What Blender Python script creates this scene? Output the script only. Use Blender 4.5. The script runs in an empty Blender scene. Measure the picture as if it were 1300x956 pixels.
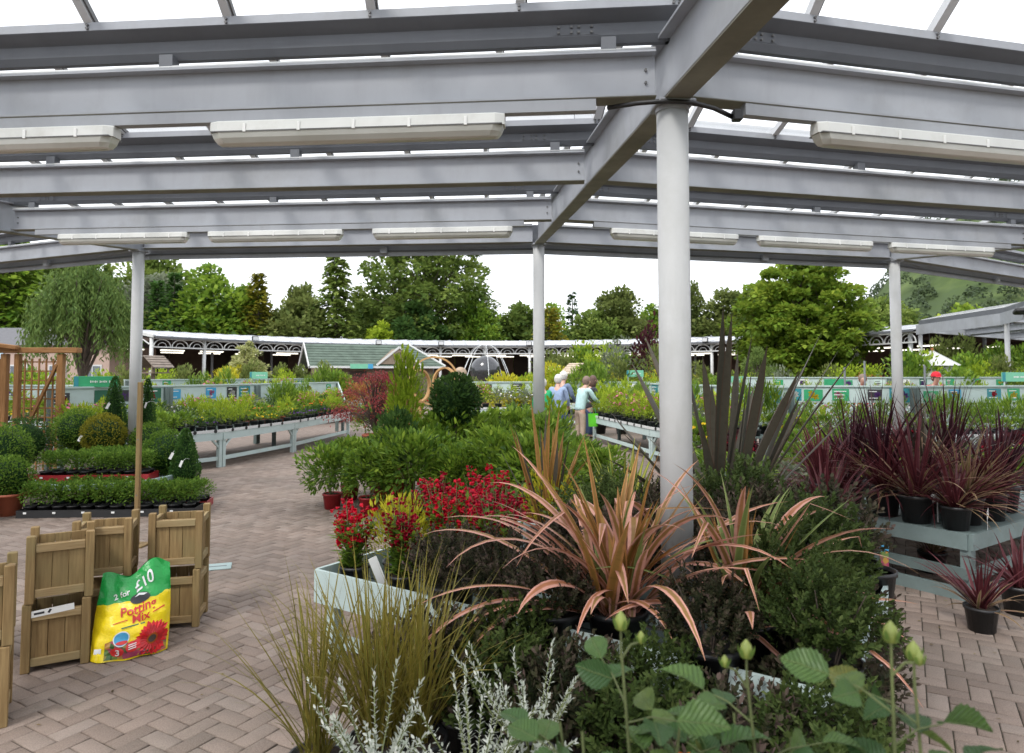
import bpy, math, random
import numpy as np
from mathutils import Vector, Matrix

# ---------------------------------------------------------------- camera, sky, sun, exposure
SC = bpy.context.scene
COL = SC.collection
R = math.radians
cam = bpy.data.cameras.new('camera')
camo = bpy.data.objects.new('camera', cam)
COL.objects.link(camo)
camo.location = (0, 0, 1.7)
camo.rotation_euler = (R(92.774), 0, 0)
cam.sensor_fit = 'HORIZONTAL'
cam.sensor_width = 36
cam.lens = 24
cam.shift_y = -45 / 1300
cam.clip_start = 0.05
cam.clip_end = 5000
cam.dof.use_dof = True
cam.dof.focus_distance = 4.6
cam.dof.aperture_fstop = 4.5
SC.camera = camo

world = bpy.data.worlds.new('World')
SC.world = world
world.use_nodes = True
nt = world.node_tree
nt.nodes.clear()
wo = nt.nodes.new('ShaderNodeOutputWorld')
bg = nt.nodes.new('ShaderNodeBackground')
sky = nt.nodes.new('ShaderNodeTexSky')
sky.sky_type = 'NISHITA'
sky.sun_disc = False
sky.sun_elevation = R(52)
sky.sun_rotation = R(212)
mixs = nt.nodes.new('ShaderNodeMix')
mixs.data_type = 'RGBA'
mixs.inputs[0].default_value = 0.86
mixs.inputs[7].default_value = (9.6, 9.8, 10.2, 1)      # even cloud cover
nt.links.new(sky.outputs[0], mixs.inputs[6])
nt.links.new(mixs.outputs[2], bg.inputs[0])
bg.inputs[1].default_value = 0.115
nt.links.new(bg.outputs[0], wo.inputs[0])

sunl = bpy.data.lights.new('sun', 'SUN')
sunl.energy = 1.5
sunl.angle = R(14)
sunl.color = (1.0, 0.965, 0.91)
sun = bpy.data.objects.new('sun', sunl)
COL.objects.link(sun)
sun.rotation_euler = (R(40), 0, R(-32))
SC.view_settings.view_transform = 'Standard'
SC.view_settings.look = 'None'
SC.view_settings.exposure = 0.84
SC.view_settings.gamma = 1.0

# ---------------------------------------------------------------- helpers
def nrm(a):
    a = np.asarray(a, float)
    return a / np.maximum(np.linalg.norm(a, axis=-1, keepdims=True), 1e-9)

class MB:
    """collects faces for ONE mesh"""
    def __init__(s):
        s.v = []; s.f = []
    def add(s, vs, fs):
        b = len(s.v)
        s.v += [tuple(map(float, p)) for p in vs]
        s.f += [tuple(i + b for i in q) for q in fs]
        return s
    def box(s, c, d, rz=0, M=None):
        x, y, z = d[0] / 2, d[1] / 2, d[2] / 2
        vs = [Vector((i * x, j * y, k * z)) for k in (-1, 1) for j in (-1, 1) for i in (-1, 1)]
        if rz: vs = [Matrix.Rotation(rz, 3, 'Z') @ q for q in vs]
        if M: vs = [M @ q for q in vs]
        c = Vector(c)
        return s.add([q + c for q in vs], [(0, 2, 3, 1), (4, 5, 7, 6), (0, 1, 5, 4), (2, 6, 7, 3), (0, 4, 6, 2), (1, 3, 7, 5)])
    def cbox(s, c, d, b=.004, rz=0, M=None):
        """box with chamfered vertical and top edges (all edges)"""
        x, y, z = d[0] / 2, d[1] / 2, d[2] / 2
        b = min(b, x * .45, y * .45, z * .45)
        lay = [(-z, b), (-z + b, 0), (z - b, 0), (z, b)]
        vs = []
        for zz, i in lay:
            X, Y = x - i, y - i
            vs += [(X - b, Y, zz), (-X + b, Y, zz), (-X, Y - b, zz), (-X, -Y + b, zz), (-X + b, -Y, zz), (X - b, -Y, zz), (X, -Y + b, zz), (X, Y - b, zz)]
        fs = [tuple(range(7, -1, -1)), tuple(range(24, 32))]
        for L in range(3):
            for i in range(8):
                j = (i + 1) % 8
                fs.append((L * 8 + i, L * 8 + j, L * 8 + 8 + j, L * 8 + 8 + i))
        vs = [Vector(q) for q in vs]
        if rz: vs = [Matrix.Rotation(rz, 3, 'Z') @ q for q in vs]
        if M: vs = [M @ q for q in vs]
        c = Vector(c)
        return s.add([q + c for q in vs], fs)
    def bar(s, p0, p1, w, h, up=(0, 0, 1), b=0):
        p0, p1 = Vector(p0), Vector(p1)
        return s.sweep([(-w / 2, -h / 2), (w / 2, -h / 2), (w / 2, h / 2), (-w / 2, h / 2)], p0, p1, up)
    def sweep(s, prof, p0, p1, up=(0, 0, 1), side=None):
        p0, p1 = Vector(p0), Vector(p1)
        t = (p1 - p0).normalized()
        if side is None:
            side = t.cross(Vector(up))
            if side.length < 1e-6: side = t.cross(Vector((1, 0, 0)))
        side = Vector(side).normalized()
        u = side.cross(t).normalized()
        if u.dot(Vector(up)) < 0: u = -u
        n = len(prof)
        vs = [p + side * a + u * c for p in (p0, p1) for a, c in prof]
        fs = [(i, (i + 1) % n, n + (i + 1) % n, n + i) for i in range(n)]
        fs += [tuple(range(n - 1, -1, -1)), tuple(range(n, 2 * n))]
        return s.add(vs, fs)
    def tube(s, path, rad, n=8, cap=True):
        path = [Vector(p) for p in path]
        if not hasattr(rad, '__len__'): rad = [rad] * len(path)
        vs = []; prev = None
        for i, p in enumerate(path):
            t = (path[min(i + 1, len(path) - 1)] - path[max(i - 1, 0)])
            t = t.normalized() if t.length > 1e-9 else Vector((0, 0, 1))
            if prev is None:
                a = t.orthogonal().normalized()
            else:
                a = prev - t * prev.dot(t)
                a = a.normalized() if a.length > 1e-6 else t.orthogonal().normalized()
            prev = a
            b = t.cross(a)
            for k in range(n):
                an = 2 * math.pi * k / n
                vs.append(p + (a * math.cos(an) + b * math.sin(an)) * rad[i])
        fs = []
        for i in range(len(path) - 1):
            for k in range(n):
                j = (k + 1) % n
                fs.append((i * n + k, i * n + j, (i + 1) * n + j, (i + 1) * n + k))
        if cap:
            fs.append(tuple(range(n - 1, -1, -1)))
            fs.append(tuple(range((len(path) - 1) * n, len(path) * n)))
        return s.add(vs, fs)
    def lathe(s, prof, n=16, c=(0, 0, 0)):
        c = Vector(c); vs = []
        for r, z in prof:
            for k in range(n):
                a = 2 * math.pi * k / n
                vs.append(c + Vector((r * math.cos(a), r * math.sin(a), z)))
        fs = []
        for i in range(len(prof) - 1):
            for k in range(n):
                j = (k + 1) % n
                fs.append((i * n + k, i * n + j, (i + 1) * n + j, (i + 1) * n + k))
        return s.add(vs, fs)
    def disc(s, c, r, n=16, N=(0, 0, 1)):
        q = Vector((0, 0, 1)).rotation_difference(Vector(N))
        return s.add([Vector(c) + q @ Vector((r * math.cos(2 * math.pi * k / n), r * math.sin(2 * math.pi * k / n), 0)) for k in range(n)], [tuple(range(n))])
    def mesh(s, name='mesh', smooth=False):
        me = bpy.data.meshes.new(name)
        me.from_pydata(s.v, [], s.f)
        if smooth:
            me.polygons.foreach_set('use_smooth', [len(f) <= 4 for f in s.f])
        me.update()
        return me
    def build(s, name, mat, parent=None, smooth=False, loc=None, rz=0):
        return obj(name, s.mesh(name, smooth), mat, parent, loc, rz)

def obj(name, me, mat=None, parent=None, loc=None, rz=0):
    o = bpy.data.objects.new(name, me)
    COL.objects.link(o)
    if mat is not None and len(me.materials) == 0:
        me.materials.append(mat)
    if parent is not None: o.parent = parent
    if loc is not None: o.location = loc
    if rz: o.rotation_euler.z = rz
    return o

def tag(o, label=None, cat=None, group=None, kind=None):
    if label: o['label'] = label
    if cat: o['category'] = cat
    if group: o['group'] = group
    if kind: o['kind'] = kind
    return o

def thing(name, label, cat, loc=(0, 0, 0), rz=0, group=None):
    o = bpy.data.objects.new(name, None)
    o.empty_display_size = .1
    COL.objects.link(o)
    o.location = loc
    o.rotation_euler.z = rz
    return tag(o, label, cat, group)

def copy_tree(root, loc, rz=0, sc=1, label=None, group=None):
    r = root.copy(); COL.objects.link(r)
    r.location = loc; r.rotation_euler.z = rz
    r.scale = (sc, sc, sc) if not hasattr(sc, '__len__') else sc
    if label: r['label'] = label
    if group: r['group'] = group
    if root.name not in KIDS: KIDS[root.name] = [(ch, list(ch.children)) for ch in root.children]
    for ch, sub in KIDS[root.name]:
        c = ch.copy(); COL.objects.link(c); c.parent = r
        for g in sub:
            d = g.copy(); COL.objects.link(d); d.parent = c
    return r
KIDS = {}

def np_mesh(name, V, F, tint=None, across=None, smooth=False):
    V = np.asarray(V, np.float32); F = np.asarray(F, np.int32)
    k = F.shape[1]
    me = bpy.data.meshes.new(name)
    me.vertices.add(len(V)); me.vertices.foreach_set('co', V.ravel())
    me.loops.add(F.size); me.loops.foreach_set('vertex_index', F.ravel())
    me.polygons.add(len(F)); me.polygons.foreach_set('loop_start', np.arange(0, F.size, k, dtype=np.int32))
    if smooth: me.polygons.foreach_set('use_smooth', np.ones(len(F), bool))
    me.update(calc_edges=True)
    for nm, arr in (('tint', tint), ('across', across)):
        if arr is not None:
            a = me.attributes.new(nm, 'FLOAT', 'POINT')
            a.data.foreach_set('value', np.asarray(arr, np.float32))
    return me

# ---------------------------------------------------------------- materials
class NT:
    def __init__(s, name):
        s.m = bpy.data.materials.new(name); s.m.use_nodes = True
        s.t = s.m.node_tree; s.t.nodes.clear()
        s.out = s.n('ShaderNodeOutputMaterial')
    def n(s, k, **kw):
        q = s.t.nodes.new(k)
        for a, b in kw.items(): setattr(q, a, b)
        return q
    def l(s, a, b): s.t.links.new(a, b)
    def noise(s, scale, detail=4, coord=None, rough=.55):
        q = s.n('ShaderNodeTexNoise'); q.inputs['Scale'].default_value = scale
        q.inputs['Detail'].default_value = detail; q.inputs['Roughness'].default_value = rough
        if coord is not None: s.l(coord, q.inputs['Vector'])
        return q.outputs['Fac']
    def ramp(s, fac, stops, interp='LINEAR'):
        q = s.n('ShaderNodeValToRGB'); q.color_ramp.interpolation = interp
        e = q.color_ramp.elements
        while len(e) < len(stops): e.new(.5)
        for i, (p, c) in enumerate(stops):
            e[i].position = p; e[i].color = (*c[:3], 1)
        s.l(fac, q.inputs[0]); return q.outputs[0]
    def mix(s, fac, a, b, mode='MIX'):
        q = s.n('ShaderNodeMix', data_type='RGBA', blend_type=mode)
        for i, v in ((0, fac), (6, a), (7, b)):
            if hasattr(v, 'links'): s.l(v, q.inputs[i])
            elif i == 0: q.inputs[0].default_value = v
            else: q.inputs[i].default_value = (*v[:3], 1)
        return q.outputs[2]
    def math(s, op, a, b=None, c=None):
        q = s.n('ShaderNodeMath', operation=op)
        for i, v in enumerate((a, b, c)):
            if v is None: continue
            if hasattr(v, 'links'): s.l(v, q.inputs[i])
            else: q.inputs[i].default_value = v
        return q.outputs[0]
    def obj(s): return s.n('ShaderNodeTexCoord').outputs['Object']
    def pos(s): return s.n('ShaderNodeNewGeometry').outputs['Position']
    def attr(s, nm): return s.n('ShaderNodeAttribute', attribute_name=nm).outputs['Fac']
    def rnd(s): return s.n('ShaderNodeObjectInfo').outputs['Random']
    def bsdf(s, col, rough=.6, metal=0, spec=.5, bump=None, bstr=.2, bdist=.01, **kw):
        q = s.n('ShaderNodeBsdfPrincipled')
        for k, v in (('Base Color', col), ('Roughness', rough), ('Metallic', metal), ('Specular IOR Level', spec)):
            if hasattr(v, 'links'): s.l(v, q.inputs[k])
            elif k == 'Base Color': q.inputs[k].default_value = (*v[:3], 1)
            else: q.inputs[k].default_value = v
        for k, v in kw.items(): q.inputs[k].default_value = v
        if bump is not None:
            b = s.n('ShaderNodeBump'); b.inputs['Strength'].default_value = bstr; b.inputs['Distance'].default_value = bdist
            s.l(bump, b.inputs['Height']); s.l(b.outputs[0], q.inputs['Normal'])
        return q.outputs[0]
    def done(s, sh):
        s.l(sh, s.out.inputs[0]); return s.m

def mat_plain(name, c, rough=.55, var=.12, scale=6, metal=0, bstr=.05, spec=.5, dirt=None, streak=0):
    t = NT(name); co = t.pos()
    n1 = t.noise(scale, 5, co); n2 = t.noise(scale * 9, 3, co)
    lo = [x * (1 - var) for x in c]; hi = [min(1, x * (1 + var)) for x in c]
    col = t.ramp(n1, [(.3, lo), (.7, hi)])
    if dirt:
        n3 = t.noise(scale * .6, 6, co, .7)
        col = t.mix(t.ramp(n3, [(.5, (0, 0, 0)), (.72, (.55, .55, .55))]), col, dirt)
    if streak:
        mp = t.n('ShaderNodeMapping'); mp.inputs['Scale'].default_value = (4.5, 4.5, .9); t.l(co, mp.inputs['Vector'])
        n4 = t.noise(1.6, 5, mp.outputs[0], .65)
        col = t.mix(t.ramp(n4, [(.5, (0, 0, 0)), (.78, (streak, streak, streak))]), col, [x * .55 for x in (dirt or c)])
    rg = t.math('MULTIPLY_ADD', n2, .25, rough - .12)
    return t.done(t.bsdf(col, rg, metal, spec, bump=n2, bstr=bstr))

def mat_leaf(name, cs, rough=.45, trans=.35, spec=.12, objvar=.25):
    """cs: 3 colours chosen by the leaf's own tint; copies differ a little"""
    t = NT(name)
    a = t.attr('tint'); r = t.rnd()
    a2 = t.math('ADD', a, t.math('MULTIPLY', t.math('SUBTRACT', r, .5), objvar))
    col = t.ramp(a2, [(.08, cs[0]), (.5, cs[1]), (.95, cs[2])])
    b = t.bsdf(col, rough, 0, spec)
    tr = t.n('ShaderNodeBsdfTranslucent')
    warm = t.mix(.5, col, (col_mul(cs[2], 1.1)))
    t.l(warm, tr.inputs[0])
    mx = t.n('ShaderNodeMixShader'); mx.inputs[0].default_value = trans
    t.l(b, mx.inputs[1]); t.l(tr.outputs[0], mx.inputs[2])
    return t.done(mx.outputs[0])

def col_mul(c, k): return tuple(min(1, x * k) for x in c)

def mat_wood(name, c1, c2, axis=2, scale=3.0, green=None):
    t = NT(name)
    mp = t.n('ShaderNodeMapping'); sc = [22, 22, 22]; sc[axis] = 1.4
    mp.inputs['Scale'].default_value = sc
    add = t.n('ShaderNodeVectorMath', operation='ADD')
    cm = t.n('ShaderNodeCombineXYZ'); r = t.rnd()
    for i in range(3): t.l(t.math('MULTIPLY', r, 37.0 + i * 11), cm.inputs[i])
    t.l(t.obj(), add.inputs[0]); t.l(cm.outputs[0], add.inputs[1])
    t.l(add.outputs[0], mp.inputs['Vector'])
    g = t.noise(scale, 6, mp.outputs[0], .6)
    k = t.noise(2.2, 3, add.outputs[0])
    col = t.ramp(g, [(.32, c1), (.68, c2)])
    col = t.mix(t.math('MULTIPLY', r, .45), col, col_mul(c1, .8))
    if green:
        col = t.mix(t.ramp(k, [(.45, (0, 0, 0)), (.7, (.5, .5, .5))]), col, green)
    kn = t.n('ShaderNodeTexVoronoi'); kn.inputs['Scale'].default_value = 5.5
    t.l(add.outputs[0], kn.inputs['Vector'])
    col = t.mix(t.ramp(kn.outputs['Distance'], [(.035, (.8, .8, .8)), (.075, (0, 0, 0))]), col, col_mul(c1, .35))
    return t.done(t.bsdf(col, .7, 0, .25, bump=g, bstr=.25, bdist=.004))

M = {}
M['steel'] = mat_plain('steel_paint', (.325, .338, .365), .5, .09, 1.7, dirt=(.235, .238, .225), spec=.3, streak=.16)
M['steel_dark'] = mat_plain('gutter_steel', (.125, .132, .145), .5, .1, 2, spec=.3, streak=.2)
M['column'] = mat_plain('column_paint', (.45, .455, .455), .6, .05, 2.2, dirt=(.36, .36, .34), spec=.2, streak=.22)
M['alu'] = mat_plain('aluminium', (.56, .57, .58), .5, .06, 4)
M['flange_olive'] = mat_plain('olive_flange', (.185, .178, .14), .6, .25, 3)  # olive tone of the flange undersides, darker than the steel
M['bolt'] = mat_plain('bolt', (.12, .12, .12), .5)
M['white'] = mat_plain('white_paint', (.58, .59, .585), .5, .05, 3, dirt=(.42, .42, .39))
M['roofwhite'] = mat_plain('white_roof_sheet', (.46, .475, .50), .5, .08, .7, dirt=(.34, .35, .36))
M['cream'] = mat_plain('lamp_housing', (.62, .625, .60), .45, .05, 5, dirt=(.46, .45, .41))
M['black'] = mat_plain('black_plastic', (.016, .016, .017), .45, .2, 8)
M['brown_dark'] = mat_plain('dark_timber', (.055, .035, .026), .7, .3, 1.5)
M['brown'] = mat_plain('brown_wall', (.16, .10, .075), .8, .2, 2)
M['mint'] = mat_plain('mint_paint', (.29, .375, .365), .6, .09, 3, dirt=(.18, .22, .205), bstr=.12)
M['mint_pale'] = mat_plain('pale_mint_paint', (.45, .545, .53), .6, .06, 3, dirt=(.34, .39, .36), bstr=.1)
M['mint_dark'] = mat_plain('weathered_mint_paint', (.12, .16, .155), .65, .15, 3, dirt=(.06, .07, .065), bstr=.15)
M['terracotta'] = mat_plain('terracotta_plastic', (.36, .10, .05), .55, .15, 6)
M['redpot'] = mat_plain('red_pot', (.33, .02, .025), .4, .15, 6)
M['soil'] = mat_plain('soil', (.035, .022, .014), .95, .4, 30, bstr=.6)
M['tag'] = mat_plain('white_label', (.75, .75, .73), .5, .04)
M['shingle'] = mat_plain('green_shingle', (.085, .118, .092), .85, .25, 2.5)
M['hut'] = mat_wood('hut_wood', (.17, .13, .095), (.28, .225, .17), 2)
M['wood'] = mat_wood('treated_pine', (.185, .115, .048), (.335, .23, .105), 2, green=(.20, .175, .08))
M['woodx'] = mat_wood('treated_pine_rail', (.235, .155, .07), (.39, .285, .15), 0, green=(.28, .26, .14))
M['trellis'] = mat_wood('orange_pine', (.21, .095, .03), (.37, .20, .085), 2)
M['trellisx'] = mat_wood('orange_pine_rail', (.21, .095, .03), (.38, .205, .09), 0)
M['ply'] = mat_wood('bent_ply', (.44, .25, .10), (.58, .37, .18), 0)
M['bark'] = mat_plain('bark', (.085, .065, .05), .9, .35, 4, bstr=.7)
M['barkg'] = mat_plain('green_stem', (.10, .12, .04), .7, .3, 8)
M['skin'] = mat_plain('skin', (.55, .33, .25), .5, .06)
M['stone'] = mat_plain('sandstone_ball', (.33, .25, .18), .8, .25, 6, bstr=.4)
M['render_wall'] = mat_plain('pink_render', (.42, .31, .26), .85, .1, 2)

def emit_mat(name, c, s):
    t = NT(name); e = t.n('ShaderNodeEmission')
    e.inputs[0].default_value = (*c, 1); e.inputs[1].default_value = s
    return t.done(e.outputs[0])
M['lit'] = emit_mat('lit_tube', (1, .93, .78), 1.6)

t = NT('roof_glass')
tr = t.n('ShaderNodeBsdfTransparent'); tr.inputs[0].default_value = (.97, .975, .98, 1)
gl = t.n('ShaderNodeBsdfGlossy'); gl.inputs['Roughness'].default_value = .06
fr = t.n('ShaderNodeFresnel'); fr.inputs[0].default_value = 1.4
mx = t.n('ShaderNodeMixShader')
t.l(t.math('MULTIPLY', fr.outputs[0], .12), mx.inputs[0]); t.l(tr.outputs[0], mx.inputs[1]); t.l(gl.outputs[0], mx.inputs[2])
M['glass'] = t.done(mx.outputs[0])

t = NT('diffuser')
M['diffuser'] = t.done(t.bsdf(t.ramp(t.noise(3, 4, t.pos()), [(.3, (.50, .49, .44)), (.7, (.62, .61, .57))]), .3, 0, .5, **{'Transmission Weight': .25}))

# ---------------------------------------------------------------- ground and paving
t = NT('far_ground')
n = t.noise(.05, 6, t.pos())
M['ground'] = t.done(t.bsdf(t.ramp(n, [(.3, (.06, .085, .03)), (.7, (.11, .13, .05))]), .95))
t = NT('paving_far')
mp = t.n('ShaderNodeMapping'); mp.inputs['Rotation'].default_value = (0, 0, R(38)); t.l(t.pos(), mp.inputs['Vector'])
bk = t.n('ShaderNodeTexBrick'); t.l(mp.outputs[0], bk.inputs['Vector'])
bk.inputs['Scale'].default_value = 1
bk.inputs['Brick Width'].default_value = .21; bk.inputs['Row Height'].default_value = .105; bk.inputs['Mortar Size'].default_value = .006
bk.inputs['Color1'].default_value = (.24, .19, .163, 1); bk.inputs['Color2'].default_value = (.19, .148, .127, 1); bk.inputs['Mortar'].default_value = (.09, .075, .06, 1)
pn = t.noise(.7, 5, t.pos())
pc = t.mix(t.ramp(pn, [(.35, (0, 0, 0)), (.75, (.5, .5, .5))]), bk.outputs[0], (.19, .15, .125))
M['paving'] = t.done(t.bsdf(pc, .85, 0, .3))
t = NT('paver_block')
r = t.rnd(); co = t.pos()
# piece-wise colour: a cell noise sampled per block for the joined ones, per object for the single ones
at = t.attr('tint')
v = t.math('FRACT', t.math('ADD', at, r))
col = t.ramp(v, [(0, (.145, .105, .085)), (.35, (.205, .153, .126)), (.7, (.25, .19, .157)), (1, (.275, .222, .190))])
col = t.mix(t.ramp(t.noise(1.1, 6, co, .65), [(.42, (0, 0, 0)), (.74, (.75, .75, .75))]), col, (.115, .10, .082))
col = t.mix(t.ramp(t.noise(5.5, 6, co, .7), [(.58, (0, 0, 0)), (.72, (.6, .6, .6))]), col, (.085, .078, .055))
fine = t.noise(160, 3, co)
col = t.mix(.35, col, t.ramp(fine, [(.3, (.10, .075, .06)), (.7, (.36, .29, .24))]))
M['paver'] = t.done(t.bsdf(col, .82, 0, .3, bump=fine, bstr=.35, bdist=.003))
M['joint'] = mat_plain('joint_sand', (.034, .031, .020), .95, .5, 5, bstr=.4, dirt=(.045, .06, .02))

me = bpy.data.meshes.new('ground')
me.from_pydata([(-1500, -300, -.07), (1500, -300, -.07), (1500, 2500, -.07), (-1500, 2500, -.07)], [], [(0, 1, 2, 3)])
tag(obj('ground', me, M['ground']), kind='structure')
# courtyard paving: a disc sheet with a hole-free plane; close by it carries real herringbone blocks
b = MB(); n = 64
b.add([(-1.2 + 36 * math.cos(2 * math.pi * i / n), 29.8 + 36 * math.sin(2 * math.pi * i / n), -.012) for i in range(n)], [tuple(range(n))])
paving = tag(b.build('paving', M['paving']), kind='structure')
RNG = np.random.default_rng(7)
def paver_template(L=.2, W=.1, g=.005, h=.03):
    x, y, c = L / 2 - g / 2, W / 2 - g / 2, .006
    V = [(-x, -y, -.011), (x, -y, -.011), (x, y, -.011), (-x, y, -.011),
         (-x, -y, -.004), (x, -y, -.004), (x, y, -.004), (-x, y, -.004),
         (-x + c, -y + c, 0), (x - c, -y + c, 0), (x - c, y - c, 0), (-x + c, y - c, 0)]
    F = []
    for a in (0, 4):
        for i in range(4):
            j = (i + 1) % 4
            F.append((a + i, a + j, a + 4 + j, a + 4 + i))
    F.append((8, 9, 10, 11))
    return np.array(V), np.array(F)
pv, pf = paver_template()
spots = []
ROT = R(60)
cr, sr = math.cos(ROT), math.sin(ROT)
W_ = .1
for i in range(-170, 171):
    for j in range(-170, 171):
        # herringbone: unit cells on a 45-degree lattice of W steps
        m = (i - j) % 4
        if m == 0: a, (cx, cy) = 0, (i * W_ + W_, j * W_ + W_ / 2)
        elif m == 3: a, (cx, cy) = math.pi / 2, (i * W_ + W_ / 2, j * W_ + W_)
        else: continue
        x = cx * cr - cy * sr; y = cx * sr + cy * cr + 8.5
        if y < .3 or y > 15.4 or abs(x) > 9.5: continue
        spots.append((y, x, a + ROT))
spots.sort()
vis = [q for q in spots if q[0] > 3.0 and (q[1] / q[0] < -.29 or q[1] / q[0] > .55) and q[1] / q[0] > -.73]
# blocks hidden by the stacked wooden planters are not among the single ones
vis = [q for q in vis if not (q[1] < -2.1 and q[0] < 4.6 and q[1] / q[0] < -.6)]
single = set(vis[:300])
pm = np_mesh('paver', pv, pf, tint=np.zeros(len(pv)))
pm.materials.append(M['paver'])
for (y, x, a) in vis[:300]:
    o = bpy.data.objects.new('paver', pm); COL.objects.link(o)
    o.parent = paving
    o.location = (x, y, float(RNG.uniform(-.0015, .002))); o.rotation_euler = (float(RNG.normal(0, .008)), float(RNG.normal(0, .008)), a)
rest = [q for q in spots if q not in single]
A = np.array(rest)
c, s_ = np.cos(A[:, 2])[:, None], np.sin(A[:, 2])[:, None]
Vx = pv[None, :, 0] * c - pv[None, :, 1] * s_ + A[:, 1][:, None]
Vy = pv[None, :, 0] * s_ + pv[None, :, 1] * c + A[:, 0][:, None]
Vz = np.repeat(pv[None, :, 2], len(A), 0) + RNG.uniform(-.0015, .002, (len(A), 1))
V = np.stack([Vx, Vy, Vz], -1).reshape(-1, 3)
F = (pf[None] + (np.arange(len(A)) * len(pv))[:, None, None]).reshape(-1, 4)
o = obj('paver_field', np_mesh('paver_field', V, F, tint=np.repeat(RNG.random(len(A)), len(pv))), M['paver'], paving)
tag(o, kind='stuff')
# sand bed seen in the joints
b = MB().add([(-9.45, .35, -.0085), (9.45, .35, -.0085), (9.45, 15.35, -.0085), (-9.45, 15.35, -.0085)], [(0, 1, 2, 3)])
b.build('joint_bed', M['joint'], paving)
# ---------------------------------------------------------------- the ring of glazed canopy we stand under
CX, CY = -1.067, 29.8
def rp(r, k, z, da=0):
    a = R(4.22 + 18 * k) + da
    return Vector((CX + r * math.sin(a), CY - r * math.cos(a), z))
RAD = [19.85, 21.98, 24.12, 26.25, 28.4, 30.5]
def zI(r): return 3.186 + (26.25 - r) * .0717
IPROF = lambda h, w, tf, tw: [(-w/2, 0), (w/2, 0), (w/2, tf), (tw/2, tf), (tw/2, h - tf), (w/2, h - tf), (w/2, h), (-w/2, h), (-w/2, h - tf), (-tw/2, h - tf), (-tw/2, tf), (-w/2, tf)]
GPROF = [(.095, .265), (.095, .215), (.012, .178), (.012, .112), (-.012, .075), (-.05, .075), (-.05, .265), (-.044, .265), (-.044, .081), (-.015, .081), (.005, .112), (.005, .182), (.089, .219), (.089, .265)]
can = thing('glazed_canopy', 'grey steel ridge-and-furrow glazed canopy on round posts over the paving', 'canopy', (0, 0, 0))
HB = .25
bolt_me = MB().lathe([(.0, .012), (.008, .012), (.008, 0)], 8).mesh('bolt'); bolt_me.materials.append(M['bolt'])
def bolt(parent, p, out):
    o = obj('bolt', bolt_me, None, parent)
    o.matrix_local = Matrix.Translation(p) @ Vector((0, 0, 1)).rotation_difference(out).to_matrix().to_4x4()
def span_dir(k):
    a = R(4.22 + 18 * k + 9); return Vector((math.sin(a), -math.cos(a), 0))
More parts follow.
